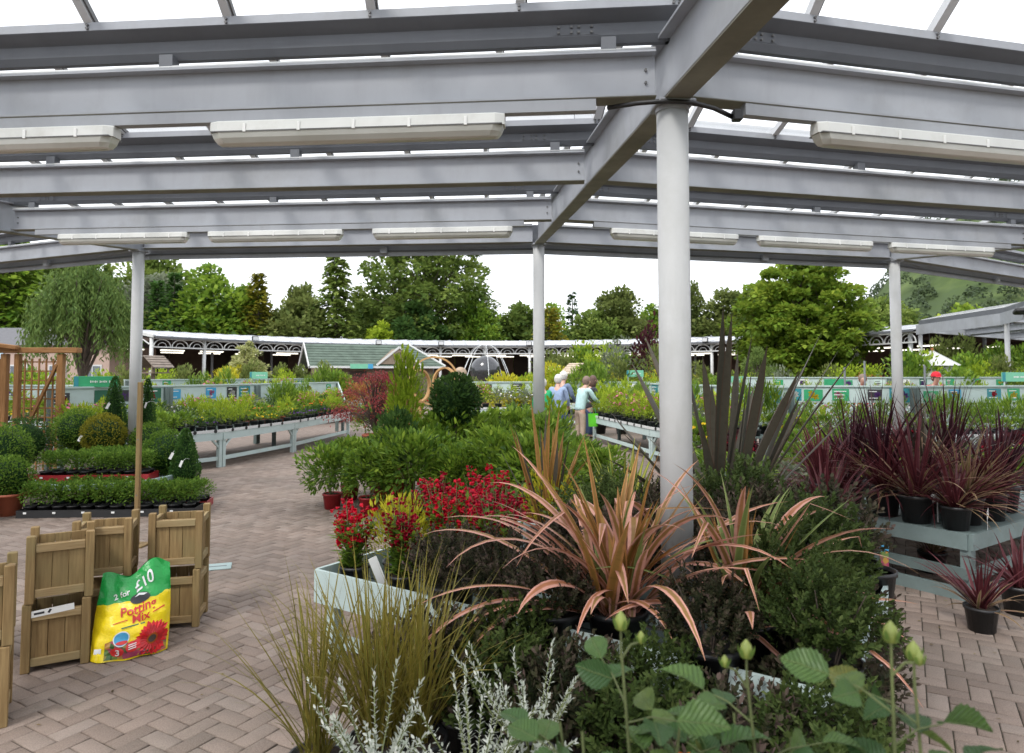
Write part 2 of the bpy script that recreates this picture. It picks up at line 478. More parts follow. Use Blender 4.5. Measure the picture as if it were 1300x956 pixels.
for k in range(-3, 6):
    near = k in (-1, 0)
    # frame at vertex k
    if k >= -2:
        p = rp(32.6, k, zI(32.6)); q = rp(19.78, k, zI(19.78))
        b = MB().sweep(IPROF(.37, .14, .014, .012), p - Vector((0, 0, .02)), q - Vector((0, 0, .02)))
        raf = b.build('rafter', M['steel'], can)
        # darker olive strip along the underside of the rafter
        MB().bar(rp(32.6, k, zI(32.6) - .026), rp(19.9, k, zI(19.9) - .026), .136, .008).build('flange_underside', M['flange_olive'], raf)
        for r in (19.85, 26.25, 32.5):
            if k == 0 or r == 19.85 or k >= 3:
                zt = zI(r) - .03
                b = MB().tube([rp(r, k, -.01), rp(r, k, zt - .02)], .084, 28)
                o = b.build('column', M['column'], can, True)
                b = MB().cbox(rp(r, k, zt - .012), (.2, .2, .018), .003, R(4.22 + 18 * k))
                b.tube([rp(r, k, zt - .05), rp(r, k, zt - .028)], .09, 20)
                b.build('cap_plate', M['steel'], o)
                b = MB().cbox(rp(r, k, .008), (.26, .26, .016), .003, R(4.22 + 18 * k))
                b.build('base_plate', M['steel'], o)
    if k == 5: break
    out = span_dir(k)
    for i, r in enumerate(RAD):
        z = zI(r)
        p0, p1 = rp(r, k, z), rp(r, k + 1, z)
        d = (p1 - p0).normalized()
        a0, a1 = p0 + d * .09, p1 - d * .09
        bm = MB().sweep(IPROF(HB, .12, .011, .009), a0, a1, side=out).build('beam', M['steel'], can)
        MB().sweep([(-.058, -.004), (.058, -.004), (.058, -.001), (-.058, -.001)], a0, a1, side=out).build('flange_underside', M['flange_olive'], bm)
        zt = Vector((0, 0, HB))
        g0, g1 = p0 - d * .02 , p1 + d * .02
        gm = MB().sweep(GPROF, g0 + zt, g1 + zt, side=out).build('gutter', M['steel_dark'] , can)
        MB().sweep([(.0955, .218), (.098, .218), (.098, .265), (.0955, .265)], g0 + zt, g1 + zt, side=out).build('gutter_lip', M['steel'], gm)
        # conduit lying on the top flange and the cleats between flange and gutter
        if k in (-2, -1, 0, 1, 2):
            MB().tube([a0 + zt + out * .03 + Vector((0, 0, .016)), a1 + zt + out * .03 + Vector((0, 0, .016))], .011, 8).build('conduit', M['white'], can, True)
        L = (a1 - a0).length
        nc = max(2, int(L / 2.4))
        for j in range(nc + 1):
            f = .25 + (L - .5) * j / nc
            MB().box(a0 + d * f + zt + Vector((0, 0, .045)) + out * .004, (.08, .07, .09), math.atan2(d.y, d.x)).build('cleat', M['steel_dark'], can)
        if near and i in (1, 2, 3):
            for e, (pp, sg) in enumerate(((a0, 1), (a1, -1))):
                for zz in (.09, .16):
                    bolt(bm, pp + d * (sg * .05) + Vector((0, 0, zz)) + out * .0045, out)
            for e, (pp, sg) in enumerate(((a0, 1), (a1, -1))):
                pl = MB().sweep([(.0125, .118), (.015, .118), (.015, .172), (.0125, .172)], pp + zt + d * (sg * .3), pp + zt + d * (sg * .55), side=out).build('splice_plate', M['steel_dark'], gm)
                for ff in (.34, .41, .45, .52):
                    for zz in (.13, .16):
                        bolt(gm, pp + zt + d * (sg * ff) + Vector((0, 0, zz)) + out * .015, out)
        # light channel under every other beam
        if i in (1, 3):
            c0, c1 = a0 + d * .32, a1 - d * .32
            MB().sweep([(.0, -.07), (.055, -.07), (.055, -.006), (.0, -.006)], c0, c1, side=out).build('light_channel', M['steel'], can)
        # glazing: bars rising from the gutter towards the outer side, ridge, panes
        if i < 5:
            rr = r + 1.07
            zg = Vector((0, 0, HB + .262)); zr = z - .077 + HB + .262 + (.82 if i >= 3 else .40 if i else .30)
            e0, e1 = rp(rr, k, zr), rp(rr, k + 1, zr)
            MB().bar(e0, e1, .06, .11).build('ridge_beam', M['alu'], can)
            n = max(3, round((p1 - p0).length / .82))
            bars = []
            for j in range(n + 1):
                f = j / n
                A0 = p0.lerp(p1, f) + zg + out * .05; B0 = e0.lerp(e1, f)
                bars.append((A0, B0))
                if i < 4 and (k in (-1, 0, 1, -2) or j % 2 == 0):
                    bb = MB().bar(A0, B0, .05, .055)
                    bo = bb.build('glazing_bar', M['alu'], can)
                    MB().bar(A0 + d * .034, B0 + d * .034, .01, .03).build('gasket', M['bolt'], bo)
                    if near and i >= 2:
                        for zz in (.228, .248):
                            bolt(gm, p0.lerp(p1, f) + zt + Vector((0, 0, zz)) + out * .098, out)
            r2 = RAD[i + 1] if i + 1 < len(RAD) else r + 2.13
            w0, w1 = rp(r2 - .05, k, zI(r2) + HB + .262), rp(r2 - .05, k + 1, zI(r2) + HB + .262)
            MB().add([e0 + Vector((0, 0, .05)), e1 + Vector((0, 0, .05)), w1, w0], [(0, 1, 2, 3)]).build('glass_slope', M['glass'], can)
            lift = Vector((0, 0, .04))
            if near and i >= 1:
                for j in range(n):
                    (a, bq), (c, dq) = bars[j], bars[j + 1]
                    MB().add([a + lift + d * .02, c + lift - d * .02, dq + lift - d * .02, bq + lift + d * .02], [(0, 1, 2, 3)]).build('glass_pane', M['glass'], can)
            else:
                (a, bq), (c, dq) = bars[0], bars[-1]
                MB().add([a + lift, c + lift, dq + lift, bq + lift], [(0, 1, 2, 3)]).build('glass_slope', M['glass'], can)
    # eave fascia hanging on the courtyard side
    z = zI(19.85)
    f0, f1 = rp(19.66, k, z), rp(19.66, k + 1, z)
    MB().sweep([(-.012, -.14), (.012, -.14), (.012, .30), (-.012, .30)], f0, f1, side=out).build('eave_fascia', M['steel'], can)
    MB().sweep([(.012, -.075), (.05, -.075), (.05, -.06), (.012, -.06)], f0, f1, side=out).build('eave_ledge', M['steel_dark'], can)
    mid = f0.lerp(f1, .62)
    MB().box(mid + Vector((0, 0, -.06)) + out * .05, (.1, .09, .09), math.atan2(out.x, -out.y)).build('eave_bracket', M['steel'], can)
    # plan braces at the inner columns
    for kk, sg in ((k, 1), (k + 1, -1)):
        c0 = rp(19.85, kk, z - .015)
        d = (rp(19.85, k + 1, z) - rp(19.85, k, z)).normalized() * sg
        MB().bar(c0 + span_dir(k) * .0, c0 + d * 1.35 - span_dir(k) * .20 , .03, .02).build('brace', M['steel'], can)
# dark conduit loop round the head of the near column
pc = rp(26.25, 0, zI(26.25) - .06)
b = MB().tube([pc + Vector((-.34, .05, .03)), pc + Vector((-.2, -.05, .015)), pc + Vector((-.06, -.105, .005)), pc + Vector((.08, -.10, 0)), pc + Vector((.22, -.03, -.005)), pc + Vector((.34, .05, -.02))], .013, 8)
b.build('flexible_conduit', M['black'], can, True)
MB().cbox(pc + Vector((.36, .03, -.02)), (.05, .05, .06), .004).build('conduit_box', M['black'], can)

# strip lights under the canopy
def strip_light_mesh():
    L = 1.66
    h = MB(); ends = [(-L/2, .035), (-L/2 + .05, .058), (L/2 - .05, .058), (L/2, .035)]
    # housing: tapered-plan tray
    prof = []
    for z, w in ((0.062, .78), (.055, .92), (.0, 1.0)):
        prof.append([(x, y * w, z) for x, y in ends] + [(x, -y * w, z) for x, y in reversed(ends)])
    vs = sum(prof, []); n = 8; fs = [tuple(range(n))]
    for a in range(2):
        for i in range(n):
            j = (i + 1) % n; fs.append((a*n+i, a*n+n+i, a*n+n+j, a*n+j))
    fs.append(tuple(range(3*n-1, 2*n-1, -1)))
    h.add(vs, fs)
    d = MB(); prof = []
    for z, w, s in ((-.002, .97, .99), (-.035, .88, .975), (-.06, .6, .955), (-.066, .3, .94)):
        prof.append([(x * s, y * w, z) for x, y in ends] + [(x * s, -y * w, z) for x, y in reversed(ends)])
    vs = sum(prof, []); fs = []
    for a in range(3):
        for i in range(n):
            j = (i + 1) % n; fs.append((a*n+i, a*n+n+i, a*n+n+j, a*n+j))
    fs.append(tuple(range(4*n-1, 3*n-1, -1)))
    d.add(vs, fs)
    g = MB().box((0, 0, -.001), (L * .985, .119, .006))
    cl = MB()
    return h.mesh('housing'), d.mesh('diffuser'), g.mesh('seal'), MB().cbox((0, 0, .0), (.018, .006, .05), .002).mesh('clip')
HM, DM, GM, CM = strip_light_mesh()
HM.materials.append(M['cream']); DM.materials.append(M['diffuser']); GM.materials.append(M['bolt']); CM.materials.append(M['tag'])
def strip_light(r, k, frac, label, group):
    z = zI(r) - .135 - .0
    p = rp(r, k, z).lerp(rp(r, k + 1, z), frac)
    d = rp(r, k + 1, 0) - rp(r, k, 0)
    p = p + span_dir(k) * .03
    o = thing('strip_light', label, 'light', p, math.atan2(d.y, d.x), group)
    for nm, me in (('housing', HM), ('seal', GM), ('diffuser', DM)): obj(nm, me, None, o)
    for j in range(5):
        for s in (-1, 1):
            c = obj('clip', CM, None, o); c.location = (-.62 + j * .31, s * .059, .018)
for k, f, w in ((-1, .789, 'first from the thick post on the trellis side'), (-1, .517, 'second from the thick post on the trellis side'), (0, .205, 'first from the thick post on the cordyline side'), (0, .47, 'second from the thick post on the cordyline side')):
    strip_light(26.25, k, f, 'large white strip light, ' + w, 'strip lights on the beam by the thick post')
for k, f, w in ((-2, .80, 'fourth from slim middle post, trellis side'), (-1, .225, 'third from slim middle post, trellis side'), (-1, .505, 'second from slim middle post, trellis side'), (-1, .80, 'first from slim middle post, trellis side'), (0, .212, 'first from slim middle post, cordyline side'), (0, .495, 'second from slim middle post, cordyline side'), (0, .778, 'third from slim middle post, cordyline side'), (1, .2, 'fourth from slim middle post, cordyline side')):
    strip_light(21.98, k, f, 'white strip light near the eave, ' + w, 'strip lights hung one beam in from the eave')

# ---------------------------------------------------------------- far arcade across the courtyard
arc = thing('arcade', 'long curved open arcade with white sheet roof and row of fan arches', 'arcade', (0, 0, 0))
ANG = [248.7, 238.9, 219.9, 206.0, 191.9, 173.2, 154.2, 135.4, 118.3, 106.7, 94.6]
def ap(r, a, z):
    a = R(a); return Vector((CX + r * math.sin(a), CY - r * math.cos(a), z))
ROOFP = [(19.6, 3.74), (20.4, 3.88), (21.6, 4.06), (23.4, 4.24), (26.0, 4.34), (29.0, 4.22), (31.4, 4.0), (33.0, 3.75)]
b_arch = None
for i in range(len(ANG) - 1):
    a0, a1 = ANG[i], ANG[i + 1]
    # roof sheets of this bay, each with its standing rib
    ns = max(3, int(abs(a1 - a0) / 2.6))
    for j in range(ns):
        q0, q1 = a0 + (a1 - a0) * j / ns, a0 + (a1 - a0) * (j + 1) / ns
        b = MB(); vs = []; fs = []
        for r, z in ROOFP:
            for dz in (0, .05):
                vs += [ap(r, q0, z + dz), ap(r, q1 + .03 * (a1 - a0) / ns, z + dz)]
        for m in range(len(ROOFP) - 1):
            o_ = m * 4
            fs += [(o_+2, o_+3, o_+7, o_+6), (o_+1, o_, o_+4, o_+5), (o_, o_+2, o_+6, o_+4), (o_+3, o_+1, o_+5, o_+7)]
        fs += [(0, 1, 3, 2), (len(vs)-3, len(vs)-4, len(vs)-2, len(vs)-1)]
        b.add(vs, fs)
        for (r, z), (r2, z2) in zip(ROOFP[:-1], ROOFP[1:]):
            b.bar(ap(r, q0, z + .07), ap(r2, q0, z2 + .07), .05, .05)
        b.build('roof_sheet', M['roofwhite'], arc)
    # gutter and valance
    p0, p1 = ap(19.55, a0, 3.72), ap(19.55, a1, 3.72)
    MB().bar(p0, p1, .16, .11).build('gutter', M['steel_dark'], arc)
    t0, t1 = ap(19.75, a0, 3.64), ap(19.75, a1, 3.64)
    MB().bar(t0, t1, .06, .06).build('valance_rail', M['white'], arc)
    dz = Vector((0, 0, .46))
    MB().bar(t0 - dz, t1 - dz, .06, .07).build('valance_rail', M['white'], arc)
    L = (t1 - t0).length; na = max(2, round(L / 1.15)); d = (t1 - t0).normalized()
    for j in range(na):
        c = t0.lerp(t1, (j + .5) / na) - dz + Vector((0, 0, .035)); rr = L / na * .46
        b = MB()
        b.tube([c + d * (rr * math.cos(x)) + Vector((0, 0, min(.39, rr * .8) * math.sin(x))) for x in np.linspace(0, math.pi, 11)], .03, 6)
        b.tube([c + d * (rr*.5 * math.cos(x)) + Vector((0, 0, min(.22, rr * .42) * math.sin(x))) for x in np.linspace(0, math.pi, 8)], .018, 5)
        b.build('fan_arch', M['white'], arc)
    MB().tube([ap(19.85, a0, 0), ap(19.85, a0, 3.7)], .10, 14).build('column', M['white'], arc, True)
    MB().tube([ap(25.4, (a0+a1)/2, 0), ap(25.4, (a0+a1)/2, 4.2)], .09, 10).build('inner_post', M['steel'], arc, True)
    MB().tube([ap(25.4, a0, 0), ap(25.4, a0, 4.2)], .09, 10).build('inner_post', M['steel'], arc, True)
    # tie beam over the bay and back wall
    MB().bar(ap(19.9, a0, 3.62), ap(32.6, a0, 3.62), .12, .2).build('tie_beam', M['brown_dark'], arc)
    w0, w1 = ap(32.6, a0, 0), ap(32.6, a1, 0)
    dd = (w1 - w0); npn = 4
    for j in range(npn):
        s0, s1 = w0.lerp(w1, j / npn), w0.lerp(w1, (j + .985) / npn)
        m_ = (s0 + s1) / 2
        MB().box(m_ + Vector((0, 0, 1.95)), ((s1 - s0).length, .1, 3.9), math.atan2(dd.y, dd.x)).build('wall_panel', M['brown_dark'] if j % 2 else M['brown'], arc)  # interior shade is put into the dark wall colours
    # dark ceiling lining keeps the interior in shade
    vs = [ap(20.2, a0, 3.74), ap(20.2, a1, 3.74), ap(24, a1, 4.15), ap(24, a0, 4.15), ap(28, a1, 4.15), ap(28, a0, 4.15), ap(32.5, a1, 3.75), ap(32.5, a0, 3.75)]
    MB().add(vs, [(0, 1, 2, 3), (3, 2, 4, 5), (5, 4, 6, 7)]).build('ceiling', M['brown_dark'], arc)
# arched end frame
b = MB()
for r0_, z0_, r1_, z1_ in [(a[0], a[1], c[0], c[1]) for a, c in zip(ROOFP[:-1], ROOFP[1:])]:
    b.bar(ap(r0_, 249, z0_ + .02), ap(r1_, 249, z1_ + .02), .1, .16)
b.tube([ap(19.85, 249, 3.3) + (ap(23, 249, 4.1) - ap(19.85, 249, 3.3)) * x + Vector((0, 0, .32 * math.sin(x * math.pi))) for x in np.linspace(0, 1, 8)], .035, 6)
b.build('end_frame', M['white'], arc)
MB().tube([ap(25.4, 94.9, 0), ap(25.4, 94.9, 4.2)], .09, 10).build('inner_post', M['steel'], arc, True)
MB().tube([ap(19.85, 96.2, 0), ap(19.85, 96.2, 3.7)], .10, 14).build('column', M['white'], arc, True)
# lit tubes inside the arcade
lm = MB().cbox((0, 0, 0), (1.5, .13, .06), .01).mesh('tube'); lm.materials.append(M['lit'])
cm_ = MB().box((0, 0, .05), (1.55, .09, .05)).mesh('casing'); cm_.materials.append(M['cream'])
def lit(r, a, z, gap=None):
    a_ = R(a)
    o = thing('strip_light', 'lit fluorescent strip light under the far arcade roof', 'light', ap(r, a, z), a_, 'lit strip lights in the far arcade')
    obj('tube', lm, None, o); obj('casing', cm_, None, o)
    MB().bar((0, 0, .06), (0, 0, 3.66 - z + .45), .02, .02, up=(1, 0, 0)).build('hanger', M['steel'], o)
for a in np.arange(100, 248, 6.6): lit(22.4, a + 1.2, 3.12)
for a in np.arange(98, 247, 5.4): lit(27.6, a, 3.16)
# floodlights on the arcade gutter
for a in (205.0, 191.9, 173.2, 154.4, 136.0, 230):
    p = ap(19.38, a, 3.80)
    o = thing('floodlight', 'small black floodlight on the white arcade roof edge', 'light', p, R(a), 'floodlights along the arcade roof edge')
    MB().cbox((0, .0, .1), (.42, .12, .3), .03).build('lamp_body', M['black'], o)
    MB().cbox((0, .068, .1), (.34, .012, .22), .004).build('lens', M['alu'], o)
    MB().box((0, -.02, -.08), (.06, .05, .12)).build('bracket', M['black'], o)
o = thing('floodlight', 'large dark floodlight angled out from the grey canopy eave', 'light', rp(19.45, 3.55, 3.72), R(-20))
MB().cbox((0, -.2, .05), (.7, .35, .14), .05, M=Matrix.Rotation(R(-18), 3, 'X')).build('lamp_body', M['black'], o)
MB().bar((0, 0, .0), (0, .3, -.02), .06, .06).build('arm', M['black'], o)
# ---------------------------------------------------------------- plant library
def rng(seed): return np.random.default_rng(seed)
def leaf_geo(P, D, N, L, W, fold=.15, droop=.0, oval=True):
    n = len(P)
    D = nrm(D); S = nrm(np.cross(D, N)); U = np.cross(S, D)
    L = np.broadcast_to(L, n)[:, None]; W = np.broadcast_to(W, n)[:, None]
    def at(a, s, u=0): return P + D * (L * a) + S * (W * s) + U * (W * u) - np.array([0, 0, 1.]) * (L * droop * a * a)
    if oval:
        V = np.stack([at(0, 0), at(.28, .40, fold * .8), at(.66, .42, fold), at(1, 0), at(.66, -.42, fold), at(.28, -.40, fold * .8)], 1)
        F = np.array([[0, 1, 2, 3], [0, 3, 4, 5]])
    else:
        V = np.stack([at(0, 0), at(.5, .5, fold), at(1, 0), at(.5, -.5, fold)], 1)
        F = np.array([[0, 1, 2, 3]])
    k = V.shape[1]
    F = (F[None] + (np.arange(n) * k)[:, None, None]).reshape(-1, 4)
    return V.reshape(-1, 3), F, k

def leaf_mesh(name, P, D, N, L, W, tint, **kw):
    V, F, k = leaf_geo(P, D, N, L, W, **kw)
    return np_mesh(name, V, F, tint=np.repeat(np.clip(tint, 0, 1), k))

def rdir(g, n):
    return nrm(g.normal(size=(n, 3)))

def lump(dirs, g, k=9, amp=.25, sharp=6):
    """lumpy radius for a set of directions"""
    c = rdir(g, k); w = g.uniform(-1, 1, k)
    return 1 + amp * (np.exp(sharp * (dirs @ c.T - 1)) * w).sum(1)

def shrub_mesh(name, seed, rx, ry, rz, n, L, W, lumps=10, amp=.35, inner=.55, up=.4, out=1.0, jit=.7, base=0, **kw):
    """leaves in an uneven ellipsoid, centred rz above its base"""
    g = rng(seed)
    d = rdir(g, n)
    d[:, 2] = np.where(d[:, 2] < -.75, -d[:, 2], d[:, 2])
    rr = (inner + (1 - inner) * g.random(n) ** .6) * lump(d, g, lumps, amp)
    P = d * rr[:, None] * np.array([rx, ry, rz]) + np.array([0, 0, rz + base])
    D = d * out + rdir(g, n) * jit + np.array([0, 0, up])
    N = rdir(g, n) * .6 + np.array([0, 0, 1.])
    tint = g.normal(.45, .2, n) + .12 * np.sin(d @ g.normal(size=3) * 5)
    return leaf_mesh(name, P, D, N, L * g.uniform(.7, 1.25, n), W * g.uniform(.75, 1.2, n), tint, **kw)

def stems_mesh(seed, n, h, spread, r=.006):
    g = rng(seed); b = MB()
    for i in range(n):
        a = g.random() * 6.28; s = spread * g.random() ** .5
        e = Vector((math.cos(a) * s, math.sin(a) * s, h * g.uniform(.7, 1)))
        b.tube([(e.x * .12, e.y * .12, 0), (e.x * .5, e.y * .5, e.z * .55), e], [r, r * .8, r * .4], 5)
    return b.mesh('stem')

def pot_mesh(r, h, n=18, taper=.78):
    return MB().lathe([(0, 0), (r * taper, 0), (r * .98, h * .88), (r * 1.05, h * .88), (r * 1.05, h), (r * .96, h), (r * .94, h * .9), (0, h * .9)], n).mesh('pot', True)

def strap_mesh(name, seed, n, L, W, spread=(.1, 1.0), droop=.5, seg=9, base_r=.05, Lvar=.3, vee=.25, tip=.5, az=None, wprof=None, kink=0.0, split=False):
    """arching strap leaves; carries 'across' (-1..1) and per-leaf 'tint'"""
    g = rng(seed)
    az = g.random(n) * 2 * math.pi if az is None else np.asarray(az)
    el = np.pi / 2 - (spread[0] + (spread[1] - spread[0]) * g.random(n) ** .9)
    Ls = L * (1 - Lvar * g.random(n)); Ws = W * g.uniform(.7, 1.15, n)
    V = np.zeros((n, seg + 1, 3, 3)); T = np.zeros((n, seg + 1, 3)); AC = np.zeros((n, seg + 1, 3))
    br = base_r * g.random(n) ** .5; ba = g.random(n) * 6.28
    for i in range(n):
        p = np.array([math.cos(ba[i]) * br[i], math.sin(ba[i]) * br[i], 0.])
        e = el[i]; a = az[i] + g.normal(0, .08)
        dr = droop * g.uniform(.35, 1.35); tw = g.normal(0, .25); st = Ls[i] / seg
        kk = g.random() < kink; ks = g.integers(seg // 2, seg)
        tt = g.random()
        for s in range(seg + 1):
            u = s / seg
            d = np.array([math.cos(a) * math.cos(e), math.sin(a) * math.cos(e), math.sin(e)])
            sd = np.array([-math.sin(a), math.cos(a), 0.])
            nn = np.cross(sd, d)
            t_ = tw * u
            sd2 = sd * math.cos(t_) + nn * math.sin(t_); nn2 = -sd * math.sin(t_) + nn * math.cos(t_)
            w = (min(1, .45 + u * 2.2) * max(0.0, 1 - max(0, (u - tip) / (1 - tip)) ** 1.6)) if wprof is None else wprof(u)
            w = Ws[i] * .5 * max(w, .03)
            V[i, s, 0] = p - sd2 * w - nn2 * (-vee * w); V[i, s, 1] = p; V[i, s, 2] = p + sd2 * w - nn2 * (-vee * w)
            T[i, s] = tt; AC[i, s] = (-1, 0, 1)
            p = p + d * st
            e -= dr * (u + .15) * 2.1 / seg * math.cos(max(-1.4, min(1.4, e))) ** .5 if e > -1.35 else 0
            if kk and s == ks: e -= 1.2
    k = (seg + 1) * 3
    F = []
    for s in range(seg):
        for c in (0, 1):
            q = s * 3 + c; F.append((q, q + 1, q + 4, q + 3))
    F = (np.array(F)[None] + (np.arange(n) * k)[:, None, None]).reshape(-1, 4)
    if split:
        f1 = F[:seg * 2]
        return [np_mesh(name, V[i].reshape(-1, 3), f1, tint=T[i].ravel(), across=AC[i].ravel(), smooth=True) for i in range(n)]
    return np_mesh(name, V.reshape(-1, 3), F, tint=T.ravel(), across=AC.ravel(), smooth=True)

def mat_strap(name, centre, edge, third, rough=.42, trans=.22, edge_w=.55):
    """strap leaf: margin and midrib bands of differing colour, blending leaf by leaf"""
    t = NT(name)
    ac = t.math('ABSOLUTE', t.attr('across')); tint = t.attr('tint')
    ob = t.n('ShaderNodeTexCoord').outputs['Object']
    sepn = t.noise(9, 4, ob)
    e = t.ramp(t.math('ADD', ac, t.math('MULTIPLY', t.math('SUBTRACT', sepn, .5), .5)), [(edge_w - .12, (0, 0, 0)), (edge_w + .12, (1, 1, 1))])
    c1 = t.mix(t.ramp(tint, [(.15, (0, 0, 0)), (.85, (1, 1, 1))]), centre, third)
    col = t.mix(e, c1, edge)
    col = t.mix(t.ramp(t.noise(26, 5, ob), [(.5, (0, 0, 0)), (.75, (.45, .45, .45))]), col, col_mul(centre, .6))
    b = t.bsdf(col, rough, 0, .2)
    tr = t.n('ShaderNodeBsdfTranslucent'); t.l(col, tr.inputs[0])
    mx = t.n('ShaderNodeMixShader'); mx.inputs[0].default_value = trans
    t.l(b, mx.inputs[1]); t.l(tr.outputs[0], mx.inputs[2])
    return t.done(mx.outputs[0])

LF = dict(
    mid=((.03, .080, .012), (.115, .215, .024), (.34, .46, .06)),
    dark=((.018, .048, .014), (.046, .098, .024), (.10, .175, .04)),
    lime=((.12, .20, .015), (.24, .34, .025), (.42, .50, .05)),
    yellow=((.25, .27, .02), (.45, .42, .03), (.65, .58, .06)),
    olive=((.065, .095, .025), (.13, .17, .045), (.23, .26, .08)),
    grey=((.09, .11, .07), (.17, .20, .13), (.28, .31, .21)),
    cypress=((.026, .070, .018), (.055, .13, .030), (.105, .195, .045)),
    gold=((.09, .10, .012), (.20, .19, .02), (.33, .30, .04)),
    varieg=((.16, .20, .05), (.40, .42, .16), (.66, .64, .36)),
    red=((.10, .012, .018), (.20, .030, .035), (.33, .08, .06)),
    purple=((.030, .010, .016), (.065, .020, .026), (.12, .04, .04)),
    rust=((.20, .08, .02), (.33, .15, .04), (.42, .26, .09)),
    hebe=((.016, .026, .010), (.055, .055, .028), (.125, .085, .075)),
    hebeg=((.030, .050, .014), (.055, .085, .022), (.10, .13, .04)),
    silver=((.26, .30, .24), (.50, .53, .46), (.70, .71, .66)),
    rose=((.040, .095, .024), (.085, .165, .038), (.17, .25, .06)),
    box=((.034, .085, .013), (.095, .185, .026), (.22, .33, .052)),
    liq=((.065, .125, .014), (.155, .25, .028), (.34, .40, .055)),
    oak=((.06, .108, .024), (.13, .195, .040), (.25, .31, .072)),
    willow=((.06, .11, .028), (.125, .195, .05), (.22, .29, .085)),
)
for k_, v_ in LF.items():
    M['leaf_' + k_] = mat_leaf('leaf_' + k_, v_, trans=.36, rough=.5 if k_ not in ('rose', 'mid') else .38, spec=.25 if k_ in ('rose', 'mid') else .1)
def flower_mat(nm, c, c2=None):
    M[nm] = mat_leaf(nm, (col_mul(c, .6), c, c2 or col_mul(c, 1.25)), trans=.35, spec=.2)
flower_mat('fl_red', (.44, .005, .022)); flower_mat('fl_crimson', (.27, .005, .02)); flower_mat('fl_pink', (.62, .16, .30))
flower_mat('fl_yellow', (.75, .52, .02)); flower_mat('fl_white', (.75, .74, .70)); flower_mat('fl_orange', (.72, .18, .03))
flower_mat('fl_violet', (.16, .06, .28)); flower_mat('fl_lilac', (.50, .38, .55))

# ---- trees
def tree(name, label, loc, H, W, seed, leaf='mid', base=.22, nclump=60, per=130, L=.5, Wl=.34, flat=.7, crown='round', group=None, trunk=True, proto=None, rz=0, gap=.0, cl=.17):
    if proto is not None:
        sc = (W / proto['W'], W / proto['W'], H / proto['H'])
        return copy_tree(proto['o'], loc, rz, sc, label, group)
    g = rng(seed)
    o = thing(name, label, 'tree', loc, rz, group)
    ht = H * base
    C_, R_ = [], []
    for i in range(nclump):
        for _ in range(50):
            u = g.random(); z = u
            if crown == 'round': prof = math.sin(math.pi * min(1, max(0, .12 + .86 * u))) ** .7
            elif crown == 'cone': prof = (1 - u) ** .75 + .04
            elif crown == 'oval': prof = math.sin(math.pi * (.08 + .88 * u)) ** .55 * (1 - .25 * u)
            else: prof = min(1, (1 - u) * 2.4) ** .6
            rad = W / 2 * prof * (1 - cl * .6)
            s = g.random() ** .45; a = g.random() * 6.283
            p = np.array([math.cos(a) * rad * s, math.sin(a) * rad * s, ht + (H - ht) * (z * .96)])
            if all(np.linalg.norm(p - q) > W * .10 for q in C_): break
        C_.append(p); R_.append(W * cl * g.uniform(.65, 1.25) * (0.55 + .45 * prof))
    C_ = np.array(C_); R_ = np.array(R_)
    # limbs
    b = MB(); tr = max(.07, H * .022)
    tops = [np.array([g.normal(0, .02 * H) * t_, g.normal(0, .02 * H) * t_, H * .86 * t_]) for t_ in np.linspace(0, 1, 7)]
    b.tube(tops, [tr * (1.25 if i == 0 else 1 - .85 * i / 6) for i in range(7)], 9)
    for i in range(0, nclump, 2 if nclump > 40 else 1):
        c = C_[i]; s = min(.82, max(base * .8, (c[2] / H) * .72)); f = s * 6 / .86; j = int(min(5, f))
        p0 = tops[j] + (tops[j + 1] - tops[j]) * (f - j if f - j < 1 else 1)
        mid = (p0 + c) / 2 + np.array([0, 0, -.05 * W * g.random()]) + g.normal(0, .03 * W, 3)
        b.tube([p0, mid, c], [tr * .34, tr * .2, tr * .06], 5, False)
    b.build('trunk', M['bark'], o, True)
    # leaves
    n = nclump * per
    ci = np.repeat(np.arange(nclump), per)
    d = rdir(g, n)
    rr = g.random(n) ** .42
    P = C_[ci] + d * (rr * R_[ci])[:, None] * np.array([1, 1, flat])
    outw = nrm(P - np.array([0, 0, ht + (H - ht) * .4]))
    D = d * .6 + outw * .5 + rdir(g, n) * .7 + np.array([0, 0, -.15])
    N = d * .5 + rdir(g, n) * .5 + np.array([0, 0, .9])
    ct = g.normal(0, .13, nclump)
    tint = .45 + ct[ci] + g.normal(0, .16, n) + .10 * d[:, 2]
    me = leaf_mesh('crown', P, D, N, L * g.uniform(.6, 1.25, n), Wl * g.uniform(.7, 1.2, n), tint, oval=False)
    obj('crown', me, M['leaf_' + leaf], o)
    return dict(o=o, H=H, W=W)

